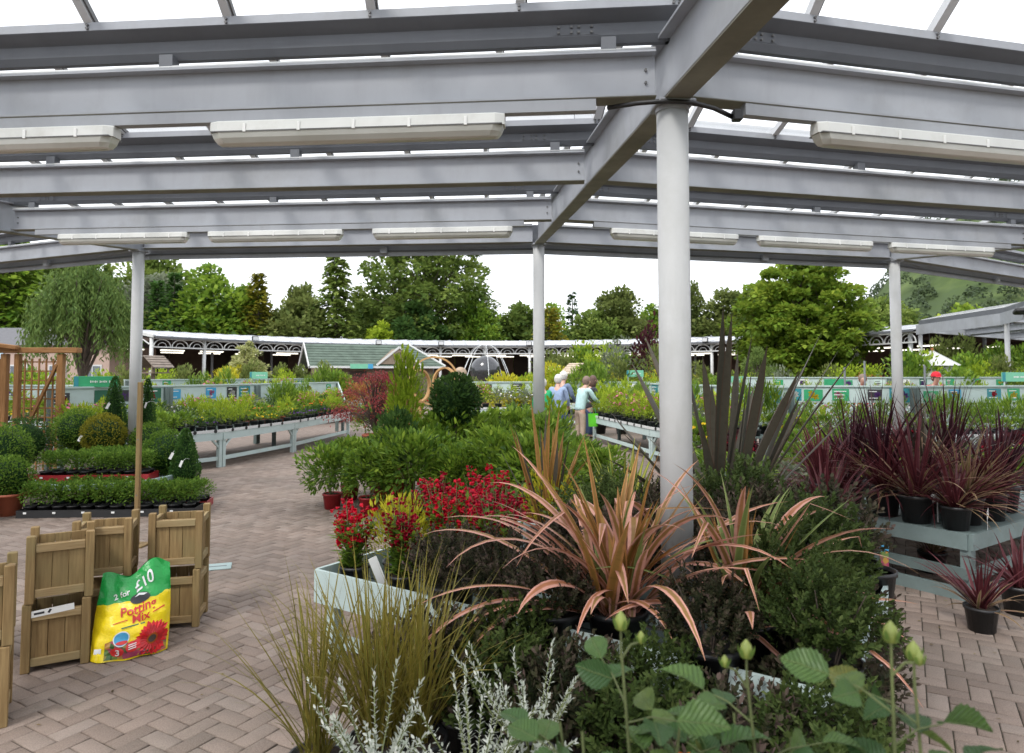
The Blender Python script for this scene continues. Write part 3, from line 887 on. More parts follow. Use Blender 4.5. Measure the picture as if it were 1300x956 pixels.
def conifer(name, label, loc, H, W, seed, leaf='cypress', tiers=26, per=9, nl=16, L=.55, droop=.25, power=.85, dense=1.0, group=None, Wl=.3, base=.04, lift=.0):
    g = rng(seed); o = thing(name, label, 'tree', loc, 0, group)
    b = MB(); b.tube([(0, 0, 0), (0, 0, H * .5), (0, 0, H * .97)], [H * .022, H * .013, H * .003], 8)
    P, D, N, T = [], [], [], []
    for t_ in range(tiers):
        u = base + (1 - base) * (t_ / tiers) ** .95
        rad = W / 2 * ((1 - u) ** power) * g.uniform(.85, 1.12) + .08
        m = max(4, int(per * (1 - u * .55) * dense))
        for j in range(m):
            a = 6.283 * (j + g.random() * .8) / m; z0 = H * u + g.normal(0, H / tiers * .3)
            rl = rad * g.uniform(.68, 1.12); tb = g.normal(.45, .13)
            ca, sa = math.cos(a), math.sin(a)
            if rl > W * .22: b.tube([(0, 0, z0), (ca * rl * .8, sa * rl * .8, z0 - droop * rl * .6 + lift * rl)], [H * .004, H * .001], 4, False)
            for s in range(nl):
                f = .18 + .85 * (s + g.random()) / nl
                P.append((ca * rl * f + g.normal(0, .06 * W * (1 - u) + .03), sa * rl * f + g.normal(0, .06 * W * (1 - u) + .03), z0 + (lift - droop * f) * rl * f + g.normal(0, .05)))
                D.append((ca + g.normal(0, .5), sa + g.normal(0, .5), -.25 + lift + g.normal(0, .35)))
                N.append((g.normal(0, .4), g.normal(0, .4), 1)); T.append(tb + g.normal(0, .15) + .18 * (f - .6))
    b.build('trunk', M['bark'], o, True)
    n = len(P)
    obj('crown', leaf_mesh('crown', np.array(P), np.array(D), np.array(N), L * g.uniform(.6, 1.2, n), Wl * g.uniform(.7, 1.2, n), np.array(T), oval=False), M['leaf_' + leaf], o)
    return o
# ---------------------------------------------------------------- background: hill, house, trees
g = rng(3)
nx, ny = 110, 70
xs = np.linspace(100, 900, nx); ys = np.linspace(150, 720, ny)
X, Y = np.meshgrid(xs, ys)
def smooth(a, b, x):
    t_ = np.clip((x - a) / (b - a), 0, 1); return t_ * t_ * (3 - 2 * t_)
u = X / Y
ridge = smooth(.44, .58, u) * 58 + smooth(.55, .72, u) * 56 + smooth(.7, 1.3, u) * 70
Z = ridge * smooth(170, 420, Y)
for k_ in range(26):
    fx, fy = g.normal(0, .02 + .004 * k_, 2); ph = g.random() * 6.28
    Z = Z + (2.6 / (1 + k_ * .35)) * np.sin(X * fx + Y * fy + ph) * smooth(5, 40, Z)
Z = Z - .5
V = np.stack([X, Y, Z], -1).reshape(-1, 3)
F = np.array([(j * nx + i, j * nx + i + 1, (j + 1) * nx + i + 1, (j + 1) * nx + i) for j in range(ny - 1) for i in range(nx - 1)])
t = NT('hillside'); co = t.pos()
n1 = t.noise(.018, 8, co, .65); n2 = t.noise(.09, 6, co, .7)
col = t.ramp(n1, [(.36, (.06, .085, .04)), (.47, (.065, .095, .035)), (.56, (.10, .135, .048)), (.68, (.135, .13, .07))])
col = t.mix(t.ramp(n2, [(.45, (0, 0, 0)), (.62, (.6, .6, .6))]), col, (.065, .092, .045))
M['hill'] = t.done(t.bsdf(col, .95, 0, .1))
tag(obj('hill', np_mesh('hill', V, F, smooth=True), M['hill']), kind='structure')
# far woodland on its lower slopes: one mass
zf = Z.ravel(); P, D, N, T = [], [], [], []
cand = V[(V[:, 1] > 190) & (V[:, 1] < 560)]
for q in range(3000):
    c = cand[g.integers(len(cand))] + g.normal(0, 4, 3) * np.array([1, 1, 0])
    if c[2] > 92 and g.random() < .7: continue
    if c[2] < 2 or c[0] / c[1] < .49: continue
    s = g.uniform(2.0, 4.2); m = 80
    d = rdir(g, m); d[:, 2] = np.abs(d[:, 2])
    P.append(c + d * s * np.array([1, 1, 1.1]) + np.array([0, 0, s * .5])); D.append(d + rdir(g, m)); N.append(d + np.array([0, 0, .6])); T.append(np.full(m, g.normal(.4, .18)) + g.normal(0, .12, m))
P, D, N, T = map(np.concatenate, (P, D, N, T))
M['leaf_far'] = mat_leaf('leaf_far', ((.055, .080, .045), (.085, .120, .060), (.13, .165, .08)), trans=.3)  # distance haze is mixed into these leaf colours
w = obj('hill_woodland', leaf_mesh('hill_woodland', P, D, N, 1.35, 1.1, T, oval=False), M['leaf_far'])
tag(w, 'dark distant woodland covering the lower hillside', 'woodland', kind='stuff')

# trees beyond and inside the ring
G_ = 'trees beyond the arcade'
conifer('conifer', 'tall broad bright green conifer behind the timber trellis', (-35.6, 48, -.05), 12.2, 9.5, 11, 'mid', tiers=30, per=13, nl=26, L=.62, droop=.12, power=.6, Wl=.4, group=G_)
pA = tree('broadleaf_tree', 'dense dark olive tree rising behind the willow', (-46.8, 72, -.05), 14.2, 12, 21, 'oak', nclump=85, per=110, L=.75, Wl=.55, group=G_)
pB = tree('broadleaf_tree', 'spreading mid green maple between dark cypress pair and golden conifer', (-28.4, 65, -.05), 11.8, 10, 22, 'mid', nclump=95, per=110, L=.58, Wl=.42, base=.1, group=G_)
pC = tree('broadleaf_tree', 'round topped grey green tree with feathery crown beside the spruce tip', (11.1, 72, -.05), 10.6, 8.2, 23, 'olive', nclump=80, per=110, L=.52, Wl=.36, base=.08, crown='oval', group=G_)
tree('broadleaf_tree', 'dark domed tree top behind the pale post near the willow', (-40.9, 78, -.05), 15.2, 10.5, 1, proto=pA, rz=2.1, group=G_)
tree('silver_tree', 'pale silvery green tree behind the dark cypress pair', (-37.6, 72, -.05), 12.6, 8.5, 24, 'grey', nclump=70, per=90, L=.6, Wl=.42, base=.15, group=G_)
tree('broadleaf_tree', 'mid green leafy tree filling in behind the willow crown', (-43, 66, -.05), 10.2, 11, 1, proto=pB, rz=1.3, group=G_)
tree('broadleaf_tree', 'olive green leafy tree low behind the arcade end frame', (-35.5, 64, -.05), 7.6, 8, 1, proto=pC, rz=.4, group=G_)
conifer('cypress', 'narrow dark green cypress, the shorter of a touching pair', (-33.0, 63.2, -.05), 10.3, 3.0, 31, 'cypress', tiers=44, per=11, nl=9, L=.42, droop=-.5, power=.55, Wl=.26, group=G_, lift=.4)
conifer('cypress', 'narrow dark green cypress, the taller of a touching pair', (-31.3, 63.0, -.05), 11.0, 3.3, 32, 'cypress', tiers=46, per=11, nl=9, L=.42, droop=-.5, power=.55, Wl=.26, group=G_, lift=.4)
conifer('golden_conifer', 'pointed yellow green golden conifer with layered sprays', (-23.9, 64, -.05), 11.4, 4.9, 33, 'gold', tiers=40, per=12, nl=11, L=.5, droop=.1, power=.62, Wl=.3, group=G_)
tree('broadleaf_tree', 'thin topped pale tree just behind the golden conifer', (-24.8, 80, -.05), 12.2, 6.2, 1, proto=pC, rz=2.2, group=G_)
tree('broadleaf_tree', 'low brown olive bushy tree between golden conifer and tall fir', (-20.6, 66, -.05), 9.0, 8.4, 26, 'olive', nclump=75, per=100, L=.55, Wl=.42, base=.05, group=G_)
conifer('fir_tree', 'tall shaggy fir with spire top beside the big oak', (-17.1, 66, -.05), 14.2, 7.4, 34, 'oak', tiers=34, per=11, nl=22, L=.62, droop=.28, power=.78, Wl=.34, group=G_)
tree('oak_tree', 'great spreading oak towering above the arcade roof and green kiosk', (-9.3, 72, -.05), 19.5, 16.5, 27, 'oak', base=.10, nclump=190, per=105, L=.52, Wl=.40, cl=.082, flat=.6, crown='oval', group=G_)
tree('lime_shrub_tree', 'small bright lime green tree peeping over the arcade roof', (-12.4, 64, -.05), 6.6, 3.9, 28, 'lime', base=.1, nclump=36, per=90, L=.4, Wl=.28, group=G_)
tree('holly_tree', 'very dark evergreen bushy tree below the oak crown', (-9.2, 66, -.05), 8.6, 6.4, 29, 'dark', base=.05, nclump=60, per=110, L=.48, Wl=.36, group=G_)
tree('broadleaf_tree', 'green side limb tree at the oak edge above the fountain ball', (-4.2, 70, -.05), 9.8, 6.5, 1, proto=pB, rz=.9, group=G_)
tree('broadleaf_tree', 'dark tree half hidden by the slim post beyond the arcade', (.6, 76, -.05), 9.3, 8.2, 1, proto=pA, rz=.3, group=G_)
conifer('golden_conifer', 'dull gold conifer low behind the arcade beside the slim post', (3.6, 66, -.05), 8.2, 4.6, 35, 'gold', tiers=26, per=12, nl=13, L=.5, droop=.05, power=.5, Wl=.3, group=G_)
conifer('spruce', 'dark thin spruce tip standing above its neighbours', (7.1, 80, -.05), 11.6, 4.2, 36, 'dark', tiers=26, per=9, nl=12, L=.5, droop=.15, power=.8, Wl=.25, group=G_)
tree('broadleaf_tree', 'green rounded tree between slim post and spruce tip', (4.6, 86, -.05), 10.4, 7.5, 1, proto=pB, rz=3.0, group=G_)
tree('broadleaf_tree', 'low dark green tree under the spruce tip', (8.6, 70, -.05), 8.0, 7.0, 1, proto=pA, rz=2.6, group=G_)
tree('broadleaf_tree', 'mid green tree just behind the thick post', (15.8, 75, -.05), 9.2, 7.5, 1, proto=pB, rz=5.0, group=G_)
tree('broadleaf_tree', 'taller leafy tree beside the thick post edge', (19.4, 75, -.05), 11.6, 5.2, 1, proto=pC, rz=1.0, group=G_)
tree('broadleaf_tree', 'grey green tree behind the bright maple with feathery top', (23.6, 72, -.05), 10.5, 9.5, 1, proto=pC, rz=4.1, group=G_)
tree('broadleaf_tree', 'dark tree in the gap behind the bright maple', (31, 74, -.05), 9.2, 8.5, 1, proto=pA, rz=4.4, group=G_)
tree('broadleaf_tree', 'dark rounded oak below the open hillside', (38, 70, -.05), 9.3, 8.6, 1, proto=pA, rz=1.9, group=G_)
tree('broadleaf_tree', 'yellowish green treetop above the grey canopy wing', (52.5, 78, -.05), 9.3, 8.5, 41, 'liq', nclump=60, per=100, L=.6, Wl=.45, group=G_)
tree('broadleaf_tree', 'green treetop behind the grey canopy wing', (60, 74, -.05), 8.2, 9, 1, proto=pB, rz=.1, group=G_)
tree('broadleaf_tree', 'low mid green tree filling the gap behind the maple trunk', (-31, 74, -.05), 10.5, 12, 1, proto=pB, rz=3.7, group=G_)
tree('broadleaf_tree', 'low olive tree closing the gap behind the golden conifer', (-26.5, 70, -.05), 8.2, 9, 1, proto=pC, rz=5.1, group=G_)
tree('broadleaf_tree', 'dark leafy tree closing the gap behind the fir', (-15.5, 78, -.05), 10.5, 10, 1, proto=pA, rz=5.6, group=G_)
tree('broadleaf_tree', 'olive tree low between oak and slim post', (-1.8, 80, -.05), 8.4, 9, 1, proto=pC, rz=2.9, group=G_)
tree('broadleaf_tree', 'low leafy tree behind the spruce and thick post', (12.5, 84, -.05), 8.6, 12, 1, proto=pB, rz=2.3, group=G_)
tree('broadleaf_tree', 'dense tree at the far end behind the tall conifer', (-52, 64, -.05), 14, 14, 1, proto=pA, rz=.8, group=G_)
for i, (x, y, h_) in enumerate([(-44, 38, 11), (-50, 46, 12), (-41, 29, 10)]):
    tree('broadleaf_tree', ['leafy green tree beyond the pink building', 'taller leafy green tree behind the others beyond the pink building', 'leafy green tree at the open end of the courtyard'][i], (x, y, -.05), h_, 10, 1, proto=(pB, pA, pC)[i], rz=i * 1.7, group=G_)
# inside the courtyard
tree('liquidambar_tree', 'big bright green maple-leaved tree standing inside the courtyard', (15.5, 36.5, -.02), 8.0, 8.0, 42, 'liq', base=.16, nclump=230, per=120, L=.27, Wl=.24, cl=.088, flat=.42, crown='oval')
# willow: hanging strands
o = thing('willow_tree', 'weeping willow with pale hanging strands beside the brick building', 'tree', (-19.5, 31, -.02))
b = MB(); gw = rng(51)
b.tube([(0, 0, 0), (.1, 0, 1.1), (-.1, .05, 2.4), (.1, 0, 4.2)], [.2, .16, .13, .05], 9)
P, D, N, T = [], [], [], []
for i in range(330):
    a = gw.random() * 6.283; rr = 2.05 * gw.random() ** .55; zt = 6.5 - 2.0 * (rr / 2.05) ** 2 + gw.normal(0, .35)
    tp = np.array([math.cos(a) * rr, math.sin(a) * rr, zt])
    if i % 9 == 0: b.tube([(0, 0, 1.0 + gw.random() * 1.6), (tp[0] * .45, tp[1] * .45, zt * .72), tuple(tp)], [.07, .045, .01], 5, False)
    ln = gw.uniform(.9, 2.6); m = int(26 * ln); tb = gw.normal(.45, .14)
    f = np.linspace(0, 1, m)
    P.append(tp + np.stack([math.cos(a) * f * .35 + gw.normal(0, .09, m), math.sin(a) * f * .35 + gw.normal(0, .09, m), -f * ln], 1))
    D.append(np.stack([gw.normal(0, .5, m), gw.normal(0, .5, m), np.full(m, -1.)], 1)); N.append(rdir(gw, m)); T.append(tb + gw.normal(0, .14, m))
P, D, N, T = map(np.concatenate, (P, D, N, T))
b.build('trunk', M['bark'], o, True)
obj('crown', leaf_mesh('crown', P, D, N, .26, .065, T, oval=False), M['leaf_willow'], o)

# pinkish rendered house seen past the willow
h = thing('house', 'low pink rendered building with grey windows behind the willow', 'building', (-27.2, 41, -.02))
MB().box((0, 0, 1.7), (9.0, 5, 3.4)).build('wall', M['render_wall'], h)
b = MB().add([(-4.8, -2.8, 3.35), (4.8, -2.8, 3.35), (4.8, 2.8, 3.35), (-4.8, 2.8, 3.35), (-4.8, 0, 4.5), (4.8, 0, 4.5)], [(0, 1, 5, 4), (2, 3, 4, 5), (0, 4, 3), (1, 2, 5), (3, 2, 1, 0)])
b.build('roof', mat_plain('slate', (.12, .12, .13), .8), h)
M['pane'] = mat_plain('window_pane', (.12, .14, .17), .12, .1)
for x in (-3, -.6, 1.6, 3.6):
    wv = MB().box((x, -2.52, 1.6), (1.0, .06, 1.3)).build('window', M['white'], h)
    MB().box((x, -2.56, 1.6), (.84, .03, 1.14)).build('pane', M['pane'], wv)
    MB().box((x, -2.58, 1.6), (.05, .03, 1.14)).build('glazing_bar', M['white'], wv)
MB().box((-1.9, -2.56, 2.5), (.9, .05, .9)).build('poster', mat_plain('pale_blue_sign', (.45, .62, .75), .5), h)
# stone finial roof of a building at the foot of the hill
h = thing('stone_turret', 'small pointed stone turret just showing over the canopy wing', 'building', (43.5, 72, -.05))
MB().box((0, 0, 2.8), (1.6, 1.6, 5.6)).build('wall', M['stone'], h)
MB().add([(-.9, -.9, 5.6), (.9, -.9, 5.6), (.9, .9, 5.6), (-.9, .9, 5.6), (0, 0, 7.6)], [(0, 1, 4), (1, 2, 4), (2, 3, 4), (3, 0, 4), (3, 2, 1, 0)]).build('roof', M['stone'], h)
# ---------------------------------------------------------------- staging benches
def v2(p, z): return Vector((p[0], p[1], z))
def lattice(parent, p0, p1, z0, z1, mat, step=.12, w=.012):
    """diagonal lattice panel between two points"""
    p0, p1 = Vector((*p0, 0)), Vector((*p1, 0)); L = (p1 - p0).length; d = (p1 - p0) / L; h = z1 - z0
    b = MB(); nrml = Vector((d.y, -d.x, 0))
    x = -h
    while x < L:
        for sg in (1, -1):
            a, c = (x, x + h) if sg > 0 else (x + h, x)
            A, B_ = [a, z0], [c, z1]
            if max(a, c) <= 0 or min(a, c) >= L: continue
            def clip(q, o):
                t_ = None
                if q[0] < 0: t_ = (0 - q[0]) / (o[0] - q[0])
                elif q[0] > L: t_ = (L - q[0]) / (o[0] - q[0])
                return q if t_ is None else [q[0] + t_ * (o[0] - q[0]), q[1] + t_ * (o[1] - q[1])]
            A2, B2 = clip(A, B_), clip(B_, A)
            off = nrml * (.006 * sg)
            b.bar(p0 + d * A2[0] + Vector((0, 0, A2[1])) + off, p0 + d * B2[0] + Vector((0, 0, B2[1])) + off, w * 2, w * .6, up=nrml)
        x += step
    b.build('lattice', mat, parent)

PRINTS = [('fl_red', 'leaf_mid'), ('fl_orange', 'leaf_mid'), ('fl_violet', 'leaf_dark'), ('fl_pink', 'leaf_lime'), ('fl_yellow', 'leaf_mid')]
for nm, c in (('p_green', (.03, .30, .13)), ('p_dgreen', (.02, .12, .07)), ('p_blue', (.05, .30, .52)), ('p_white', (.72, .73, .72)), ('p_black', (.03, .03, .035)), ('p_teal', (.03, .22, .26)), ('p_pale', (.50, .62, .58)), ('p_yellow', (.7, .55, .05)), ('p_red', (.6, .03, .03)), ('p_ltgreen', (.16, .45, .30))):
    M[nm] = mat_plain('print_' + nm[2:], c, .4, .05)
def flowerlet(b, c, d, nn, r, g):
    k = 6
    for i in range(k):
        a = 6.283 * i / k + g.random(); u = (d * math.cos(a) + Vector((0, 0, 1)) * math.sin(a)); s = u.cross(nn)
        b.add([c, c + u * r * .6 + s * r * .3, c + u * r, c + u * r * .6 - s * r * .3], [(0, 1, 2, 3)])
def poster(parent, c, d, w, h, mat, g, flower=None, lines=0):
    """flat printed card on a board; d is the direction along the board"""
    nn = Vector((d.y, -d.x, 0))
    po = MB().bar(c - d * w / 2, c + d * w / 2, h, .008, up=nn).build('poster', M[mat], parent)
    f = c + nn * .007
    if flower:
        b = MB()
        for i in range(3):
            flowerlet(b, f + d * g.uniform(-.25, .25) * w + Vector((0, 0, g.uniform(-.2, .2) * h)), d, nn, min(w, h) * g.uniform(.2, .34), g)
        b.build('print', M[flower], po)
    if lines:
        b = MB()
        for i in range(lines):
            z = h * (.3 - .6 * i / max(1, lines - 1) if lines > 1 else 0); ww = w * g.uniform(.4, .75)
            q = f + Vector((0, 0, z)) - d * w * .4
            b.bar(q, q + d * ww, h * .07, .003, up=nn)
        b.build('print', M['p_white'] if mat not in ('p_white', 'p_pale') else M['p_black'], po)
    return po

def staging(label, F, B_, h=.62, board=(1.12, 1.44), seed=1, mat='mint_pale', legs=True, lat=True, posters=8, name='display_bench', ends=False):
    o = thing(name, label, 'bench', (0, 0, 0)); g = random.Random(seed); m = M[mat]
    nseg = len(F) - 1
    for i in range(nseg):
        f0, f1, k0, k1 = v2(F[i], h), v2(F[i + 1], h), v2(B_[i], h), v2(B_[i + 1], h)
        d = (f1 - f0).normalized(); nn = Vector((d.y, -d.x, 0))
        if (nn.dot(f0 - k0)) < 0: nn = -nn
        MB().bar(f0 + Vector((0, 0, -.055)) + d * .01, f1 + Vector((0, 0, -.055)) - d * .01, .03, .13).build('front_rail', m, o)
        MB().bar(f0 + Vector((0, 0, .045)) + nn * .02, f1 + Vector((0, 0, .045)) + nn * .02, .02, .05).build('price_rail', M['white'], o)
        L = (f1 - f0).length
        for j in range(int(L / .42)):
            c = f0 + d * (.25 + j * .42) + Vector((0, 0, .045)) + nn * .033
            MB().tube([c - nn * .003, c + nn * .004], .035, 10).build('price_clip', M['black'], o)
        for j in range(7):
            a, c = (j + .06) / 7, (j + .94) / 7
            q = [f0.lerp(k0, a), f1.lerp(k1, a), f1.lerp(k1, c), f0.lerp(k0, c)]
            vs = [p + Vector((0, 0, -.018)) for p in q] + [p + Vector((0, 0, .006)) for p in q]
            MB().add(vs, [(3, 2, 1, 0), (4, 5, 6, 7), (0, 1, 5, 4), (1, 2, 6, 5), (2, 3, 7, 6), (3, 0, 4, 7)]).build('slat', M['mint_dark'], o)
        MB().bar(v2(F[i], .16) - nn * .05, v2(F[i + 1], .16) - nn * .05, .04, .07).build('lower_rail', m, o)
        if board:
            z0, z1 = board
            d2 = (k1 - k0).normalized()
            mid = (z0 + z1) / 2
            n2 = Vector((d2.y, -d2.x, 0)); n2 = n2 if n2.dot(nn) > 0 else -n2
            MB().bar(v2(B_[i], mid), v2(B_[i + 1], mid), .03, z1 - z0).build('sign_board', m, o)
            MB().bar(v2(B_[i], z1 + .015), v2(B_[i + 1], z1 + .015), .09, .03).build('board_cap', m, o)
            if lat: lattice(o, B_[i], B_[i + 1], h + .02, z0, m)
            L2 = (k1 - k0).length
            for j in range(posters):
                f_ = (j + .5 + g.uniform(-.25, .25)) / posters
                c = v2(B_[i], mid + g.uniform(-.03, .03)).lerp(v2(B_[i + 1], mid), f_) + n2 * .022
                dd = d2 if Vector((d2.y, -d2.x, 0)).dot(n2) > 0 else -d2
                mt = g.choice(['p_white', 'p_blue', 'p_dgreen', 'p_black', 'p_green', 'p_pale', 'p_teal'])
                poster(o, c, dd, g.uniform(.24, .4), g.uniform(.2, .28), mt, g, g.choice(['fl_red', 'fl_pink', 'fl_violet', 'fl_yellow', None, 'fl_white']) , g.choice([0, 2, 3]))
    for i in range(len(F)):
        d = (v2(F[min(i + 1, nseg)], 0) - v2(F[max(i - 1, 0)], 0)).normalized()
        ins = (v2(B_[i], 0) - v2(F[i], 0)).normalized()
        for s in (-1, 1):
            if (i == 0 and s < 0) or (i == nseg and s > 0): continue
            p = v2(F[i], 0) + d * (.045 * s) + ins * .05
            lg = MB().bar(p, p + Vector((0, 0, h - .02)), .07, .07, up=d).build('leg', m, o)
            MB().bar(p + Vector((0, 0, h - .27)) , p + d * (.2 * s) + Vector((0, 0, h - .09)), .035, .045, up=ins).build('brace', m, lg)
            q = v2(B_[i], 0) + d * (.045 * s) - ins * .05
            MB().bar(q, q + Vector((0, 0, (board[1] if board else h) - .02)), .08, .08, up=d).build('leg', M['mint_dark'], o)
        q = v2(F[i], 0).lerp(v2(B_[i], 0), .5)
        MB().bar(q, q + Vector((0, 0, h - .02)), .07, .07, up=d).build('leg', M['mint_dark'], o)
    # sloping end boards
    if board and ends:
        for e in (nseg,):
            p, q = v2(F[e], h + .06), v2(B_[e], board[1] - .02)
            MB().bar(p.lerp(q, .35), q, .03, .10).build('end_board', m, o)
    return o

LFr = [(-6.55, 10.4), (-5.31, 12.6), (-4.76, 15.0), (-4.40, 18.5)]
LBk = [(-8.15, 12.0), (-7.15, 14.2), (-6.3, 16.9), (-5.25, 20.6)]
staging('long pale mint plant bench with sign board, loaded with small potted bedding plants', LFr, LBk, .62, seed=4, posters=4, ends=True)
MFr = [(2.04, 17.46), (2.72, 13.5), (3.5, 11.3)]
MBk = [(3.5, 18.0), (4.25, 14.6), (5.2, 12.6)]
staging('pale mint plant bench where the shoppers lean over pink flowers', MFr, MBk, .60, seed=5, posters=3)
RFr = [(4.5, 12.2), (7.2, 11.6), (10.6, 12.4)]
RBk = [(4.9, 14.4), (8.0, 13.6), (12.2, 14.6)]
staging('mint plant bench with lattice below its sign board, behind the tall bronze flax', RFr, RBk, .60, seed=6, posters=6)
staging('outer mint plant bench beyond the red shirted shoppers', [(6.5, 19.6), (11.5, 19.8), (16, 21.5)], [(6.6, 21.0), (11.7, 21.2), (16.6, 23)], .7, board=(1.25, 1.58), seed=7, posters=5, lat=False)
staging('far mint bench behind the bedding plant bench with posters', [(-9.6, 18.5), (-7.2, 22.0), (-5.6, 25.5)], [(-11, 19.4), (-8.4, 23), (-6.8, 26.5)], .7, board=(1.2, 1.52), seed=8, posters=5, lat=False)
staging('short mint bench near the fountain ball', [(-2.0, 19.2), (.9, 19.2)], [(-2.0, 20.4), (.9, 20.4)], .7, board=(1.15, 1.45), seed=9, posters=3, lat=False)
staging('mint bench behind the shoppers with bird houses beyond', [(1.6, 22.2), (5.4, 21.0)], [(2.0, 23.4), (5.8, 22.2)], .7, board=(1.1, 1.42), seed=10, posters=3, lat=False)
staging('far left mint bench seen through the trellis', [(-12.6, 15.0), (-9.2, 14.6)], [(-12.6, 16.2), (-9.2, 15.8)], .62, board=(1.1, 1.42), seed=12, posters=2, lat=False)

def signboard(label, p, w, h, z, mat='p_green', end='p_teal', rz=0, group=None, lines=1):
    o = thing('sign', label, 'sign', (p[0], p[1], 0), rz, group)
    MB().cbox((0, 0, z), (w, .03, h), .004).build('panel', M[mat], o)
    MB().box((-w / 2 + w * .06, -.018, z), (w * .1, .006, h * .98)).build('end_band', M[end], o)
    b = MB()
    for i in range(14):
        x = -w * .12 + i * w * .035
        if i % 6 == 5: continue
        b.box((x, -.018, z), (w * .02, .004, h * (.14 if i % 3 else .2)))
    b.build('lettering', M['p_white'], o)
    for s in (-1, 1): MB().box((s * w * .42, .0, z / 2), (.03, .026, z)).build('post', M['mint_pale'], o)
signboard('long bright green sign on posts behind the clipped cone topiary', (-7.75, 12.75), .72, .2, 1.56, rz=R(25))
signboard('pale green sign on the far bench beside the variegated tree', (-8.3, 22.4), .55, .22, 1.66, 'p_ltgreen', rz=R(20))
signboard('green sign board among the shrubs beyond the shoppers', (4.5, 25), .62, .24, 1.72, 'p_ltgreen')
signboard('pale green sign on the bench beside the thick post', (5.1, 15.6), .42, .14, 1.58, 'p_ltgreen')
signboard('green sign with leaf picture standing by the bronze flax', (8.1, 17.2), .5, .45, 1.35, 'p_green', 'p_green')
signboard('large green sign on the outer bench beside the cordylines', (14.2, 19.2), .9, .26, 1.62, 'p_ltgreen')
signboard('small green sign in front of the kiosk', (-7.5, 29), .75, .4, 1.55, 'p_green', 'p_green')

# ---------------------------------------------------------------- small potted plants
def potted(name, label, leaf, rx, rz, n, L, W, seed, pot=(.055, .09), potm='black', flower=None, nf=0, fr=.018, cat='plant', group=None, up=.5, inner=.2, jit=.7, amp=.4, loc=(0, -400, 0), fzone=(.5, 1.05), stems=6, fold=.15):
    o = thing(name, label, cat, loc, 0, group)
    obj('pot', pot_mesh(*pot), M[potm], o)
    MB().disc((0, 0, pot[1] * .93), pot[0] * .9, 12).build('soil', M['soil'], o)
    me = shrub_mesh('foliage', seed, rx, rx, rz, n, L, W, amp=amp, inner=inner, up=up, jit=jit, base=pot[1] * .95, fold=fold)
    obj('foliage', me, M['leaf_' + leaf], o)
    if stems:
        st = obj('stem', stems_mesh(seed, stems, rz * 1.5, rx * .7, max(.002, rx * .02)), M['barkg'], o); st.location.z = pot[1] * .85
    if flower:
        g = rng(seed + 99); d = rdir(g, nf); d[:, 2] = np.abs(d[:, 2]); 
        P0 = d * np.array([rx, rx, rz]) * g.uniform(.9, 1.15, nf)[:, None] + np.array([0, 0, rz + pot[1] * .95])
        k = 5; P = np.repeat(P0, k, 0); out = np.repeat(nrm(d + np.array([0, -.3, .5])), k, 0)
        a = np.tile(np.arange(k) * 2 * np.pi / k, nf) + np.repeat(g.random(nf) * 6, k)
        ref = nrm(np.cross(out, np.array([.3, .2, 1.]))); ref2 = np.cross(out, ref)
        D = ref * np.cos(a)[:, None] + ref2 * np.sin(a)[:, None] + out * .35
        me = leaf_mesh('flower', P, D, out, fr, fr * .9, np.repeat(g.normal(.5, .2, nf), k))
        obj('flower', me, M[flower], o)['kind'] = 'stuff'
    return o
HID = []
def proto(*a, **kw):
    o = potted(*a, **kw); HID.append(o); return o
PG = 'bedding plants on the long mint bench'
P_green = proto('bedding_plant', 'small bushy green bedding plant in black pot on the long mint bench', 'mid', .11, .10, 150, .055, .032, 61, group=PG)
P_herb = proto('herb_plant', 'tall feathery light green herb in black pot on the long mint bench', 'lime', .10, .17, 170, .06, .014, 62, group=PG, up=1.2)
P_viol = proto('viola_plant', 'low yellow flowered viola in black pot on the long mint bench', 'mid', .08, .055, 90, .035, .024, 63, flower='fl_yellow', nf=9, group=PG)
P_viov = proto('viola_plant', 'low violet flowered viola in black pot on the long mint bench', 'dark', .08, .055, 90, .035, .024, 64, flower='fl_violet', nf=9, group=PG)
P_pink = proto('pink_perennial', 'loose pink flowered perennial in black pot on the long mint bench', 'lime', .11, .15, 140, .06, .02, 65, flower='fl_pink', nf=10, fr=.024, group=PG)
P_dark = proto('dark_herb', 'rounded dark green herb in black pot on the long mint bench', 'dark', .13, .14, 240, .04, .012, 66, group=PG)
P_orng = proto('orange_bedding', 'orange flowered bedding plant in terracotta pot on the long mint bench', 'mid', .10, .10, 120, .05, .03, 67, flower='fl_orange', nf=8, potm='terracotta', group=PG)
P_tall = proto('grassy_perennial', 'grassy upright green perennial in black pot on the long mint bench', 'mid', .11, .24, 200, .10, .014, 68, group=PG, up=1.6)
P_lily = proto('white_perennial', 'white flowered perennial in black pot on the long mint bench', 'grey', .10, .12, 130, .05, .02, 69, flower='fl_white', nf=10, group=PG)
def on_bench(F, B_, h, rows, step, kinds, seed, label_tail=None, group=None, sc=(.85, 1.2)):
    g = random.Random(seed); n = 0
    for i in range(len(F) - 1):
        for v in rows:
            p0 = Vector((*F[i], 0)).lerp(Vector((*B_[i], 0)), v); p1 = Vector((*F[i + 1], 0)).lerp(Vector((*B_[i + 1], 0)), v)
            L = (p1 - p0).length; m = int(L / step); kk = None
            for j in range(m):
                if j % 4 == 0 or kk is None: kk = g.choice(kinds[min(len(kinds) - 1, int(v * len(kinds)))])
                f = (j + .5 + g.uniform(-.12, .12)) / m
                p = p0.lerp(p1, f)
                lab = kk['label']; 
                if label_tail: lab = lab.rsplit(' on the ', 1)[0] + label_tail
                copy_tree(kk, (p.x + g.uniform(-.02, .02), p.y + g.uniform(-.02, .02), h + .006), g.random() * 6.28, g.uniform(*sc), lab, group); n += 1
    return n
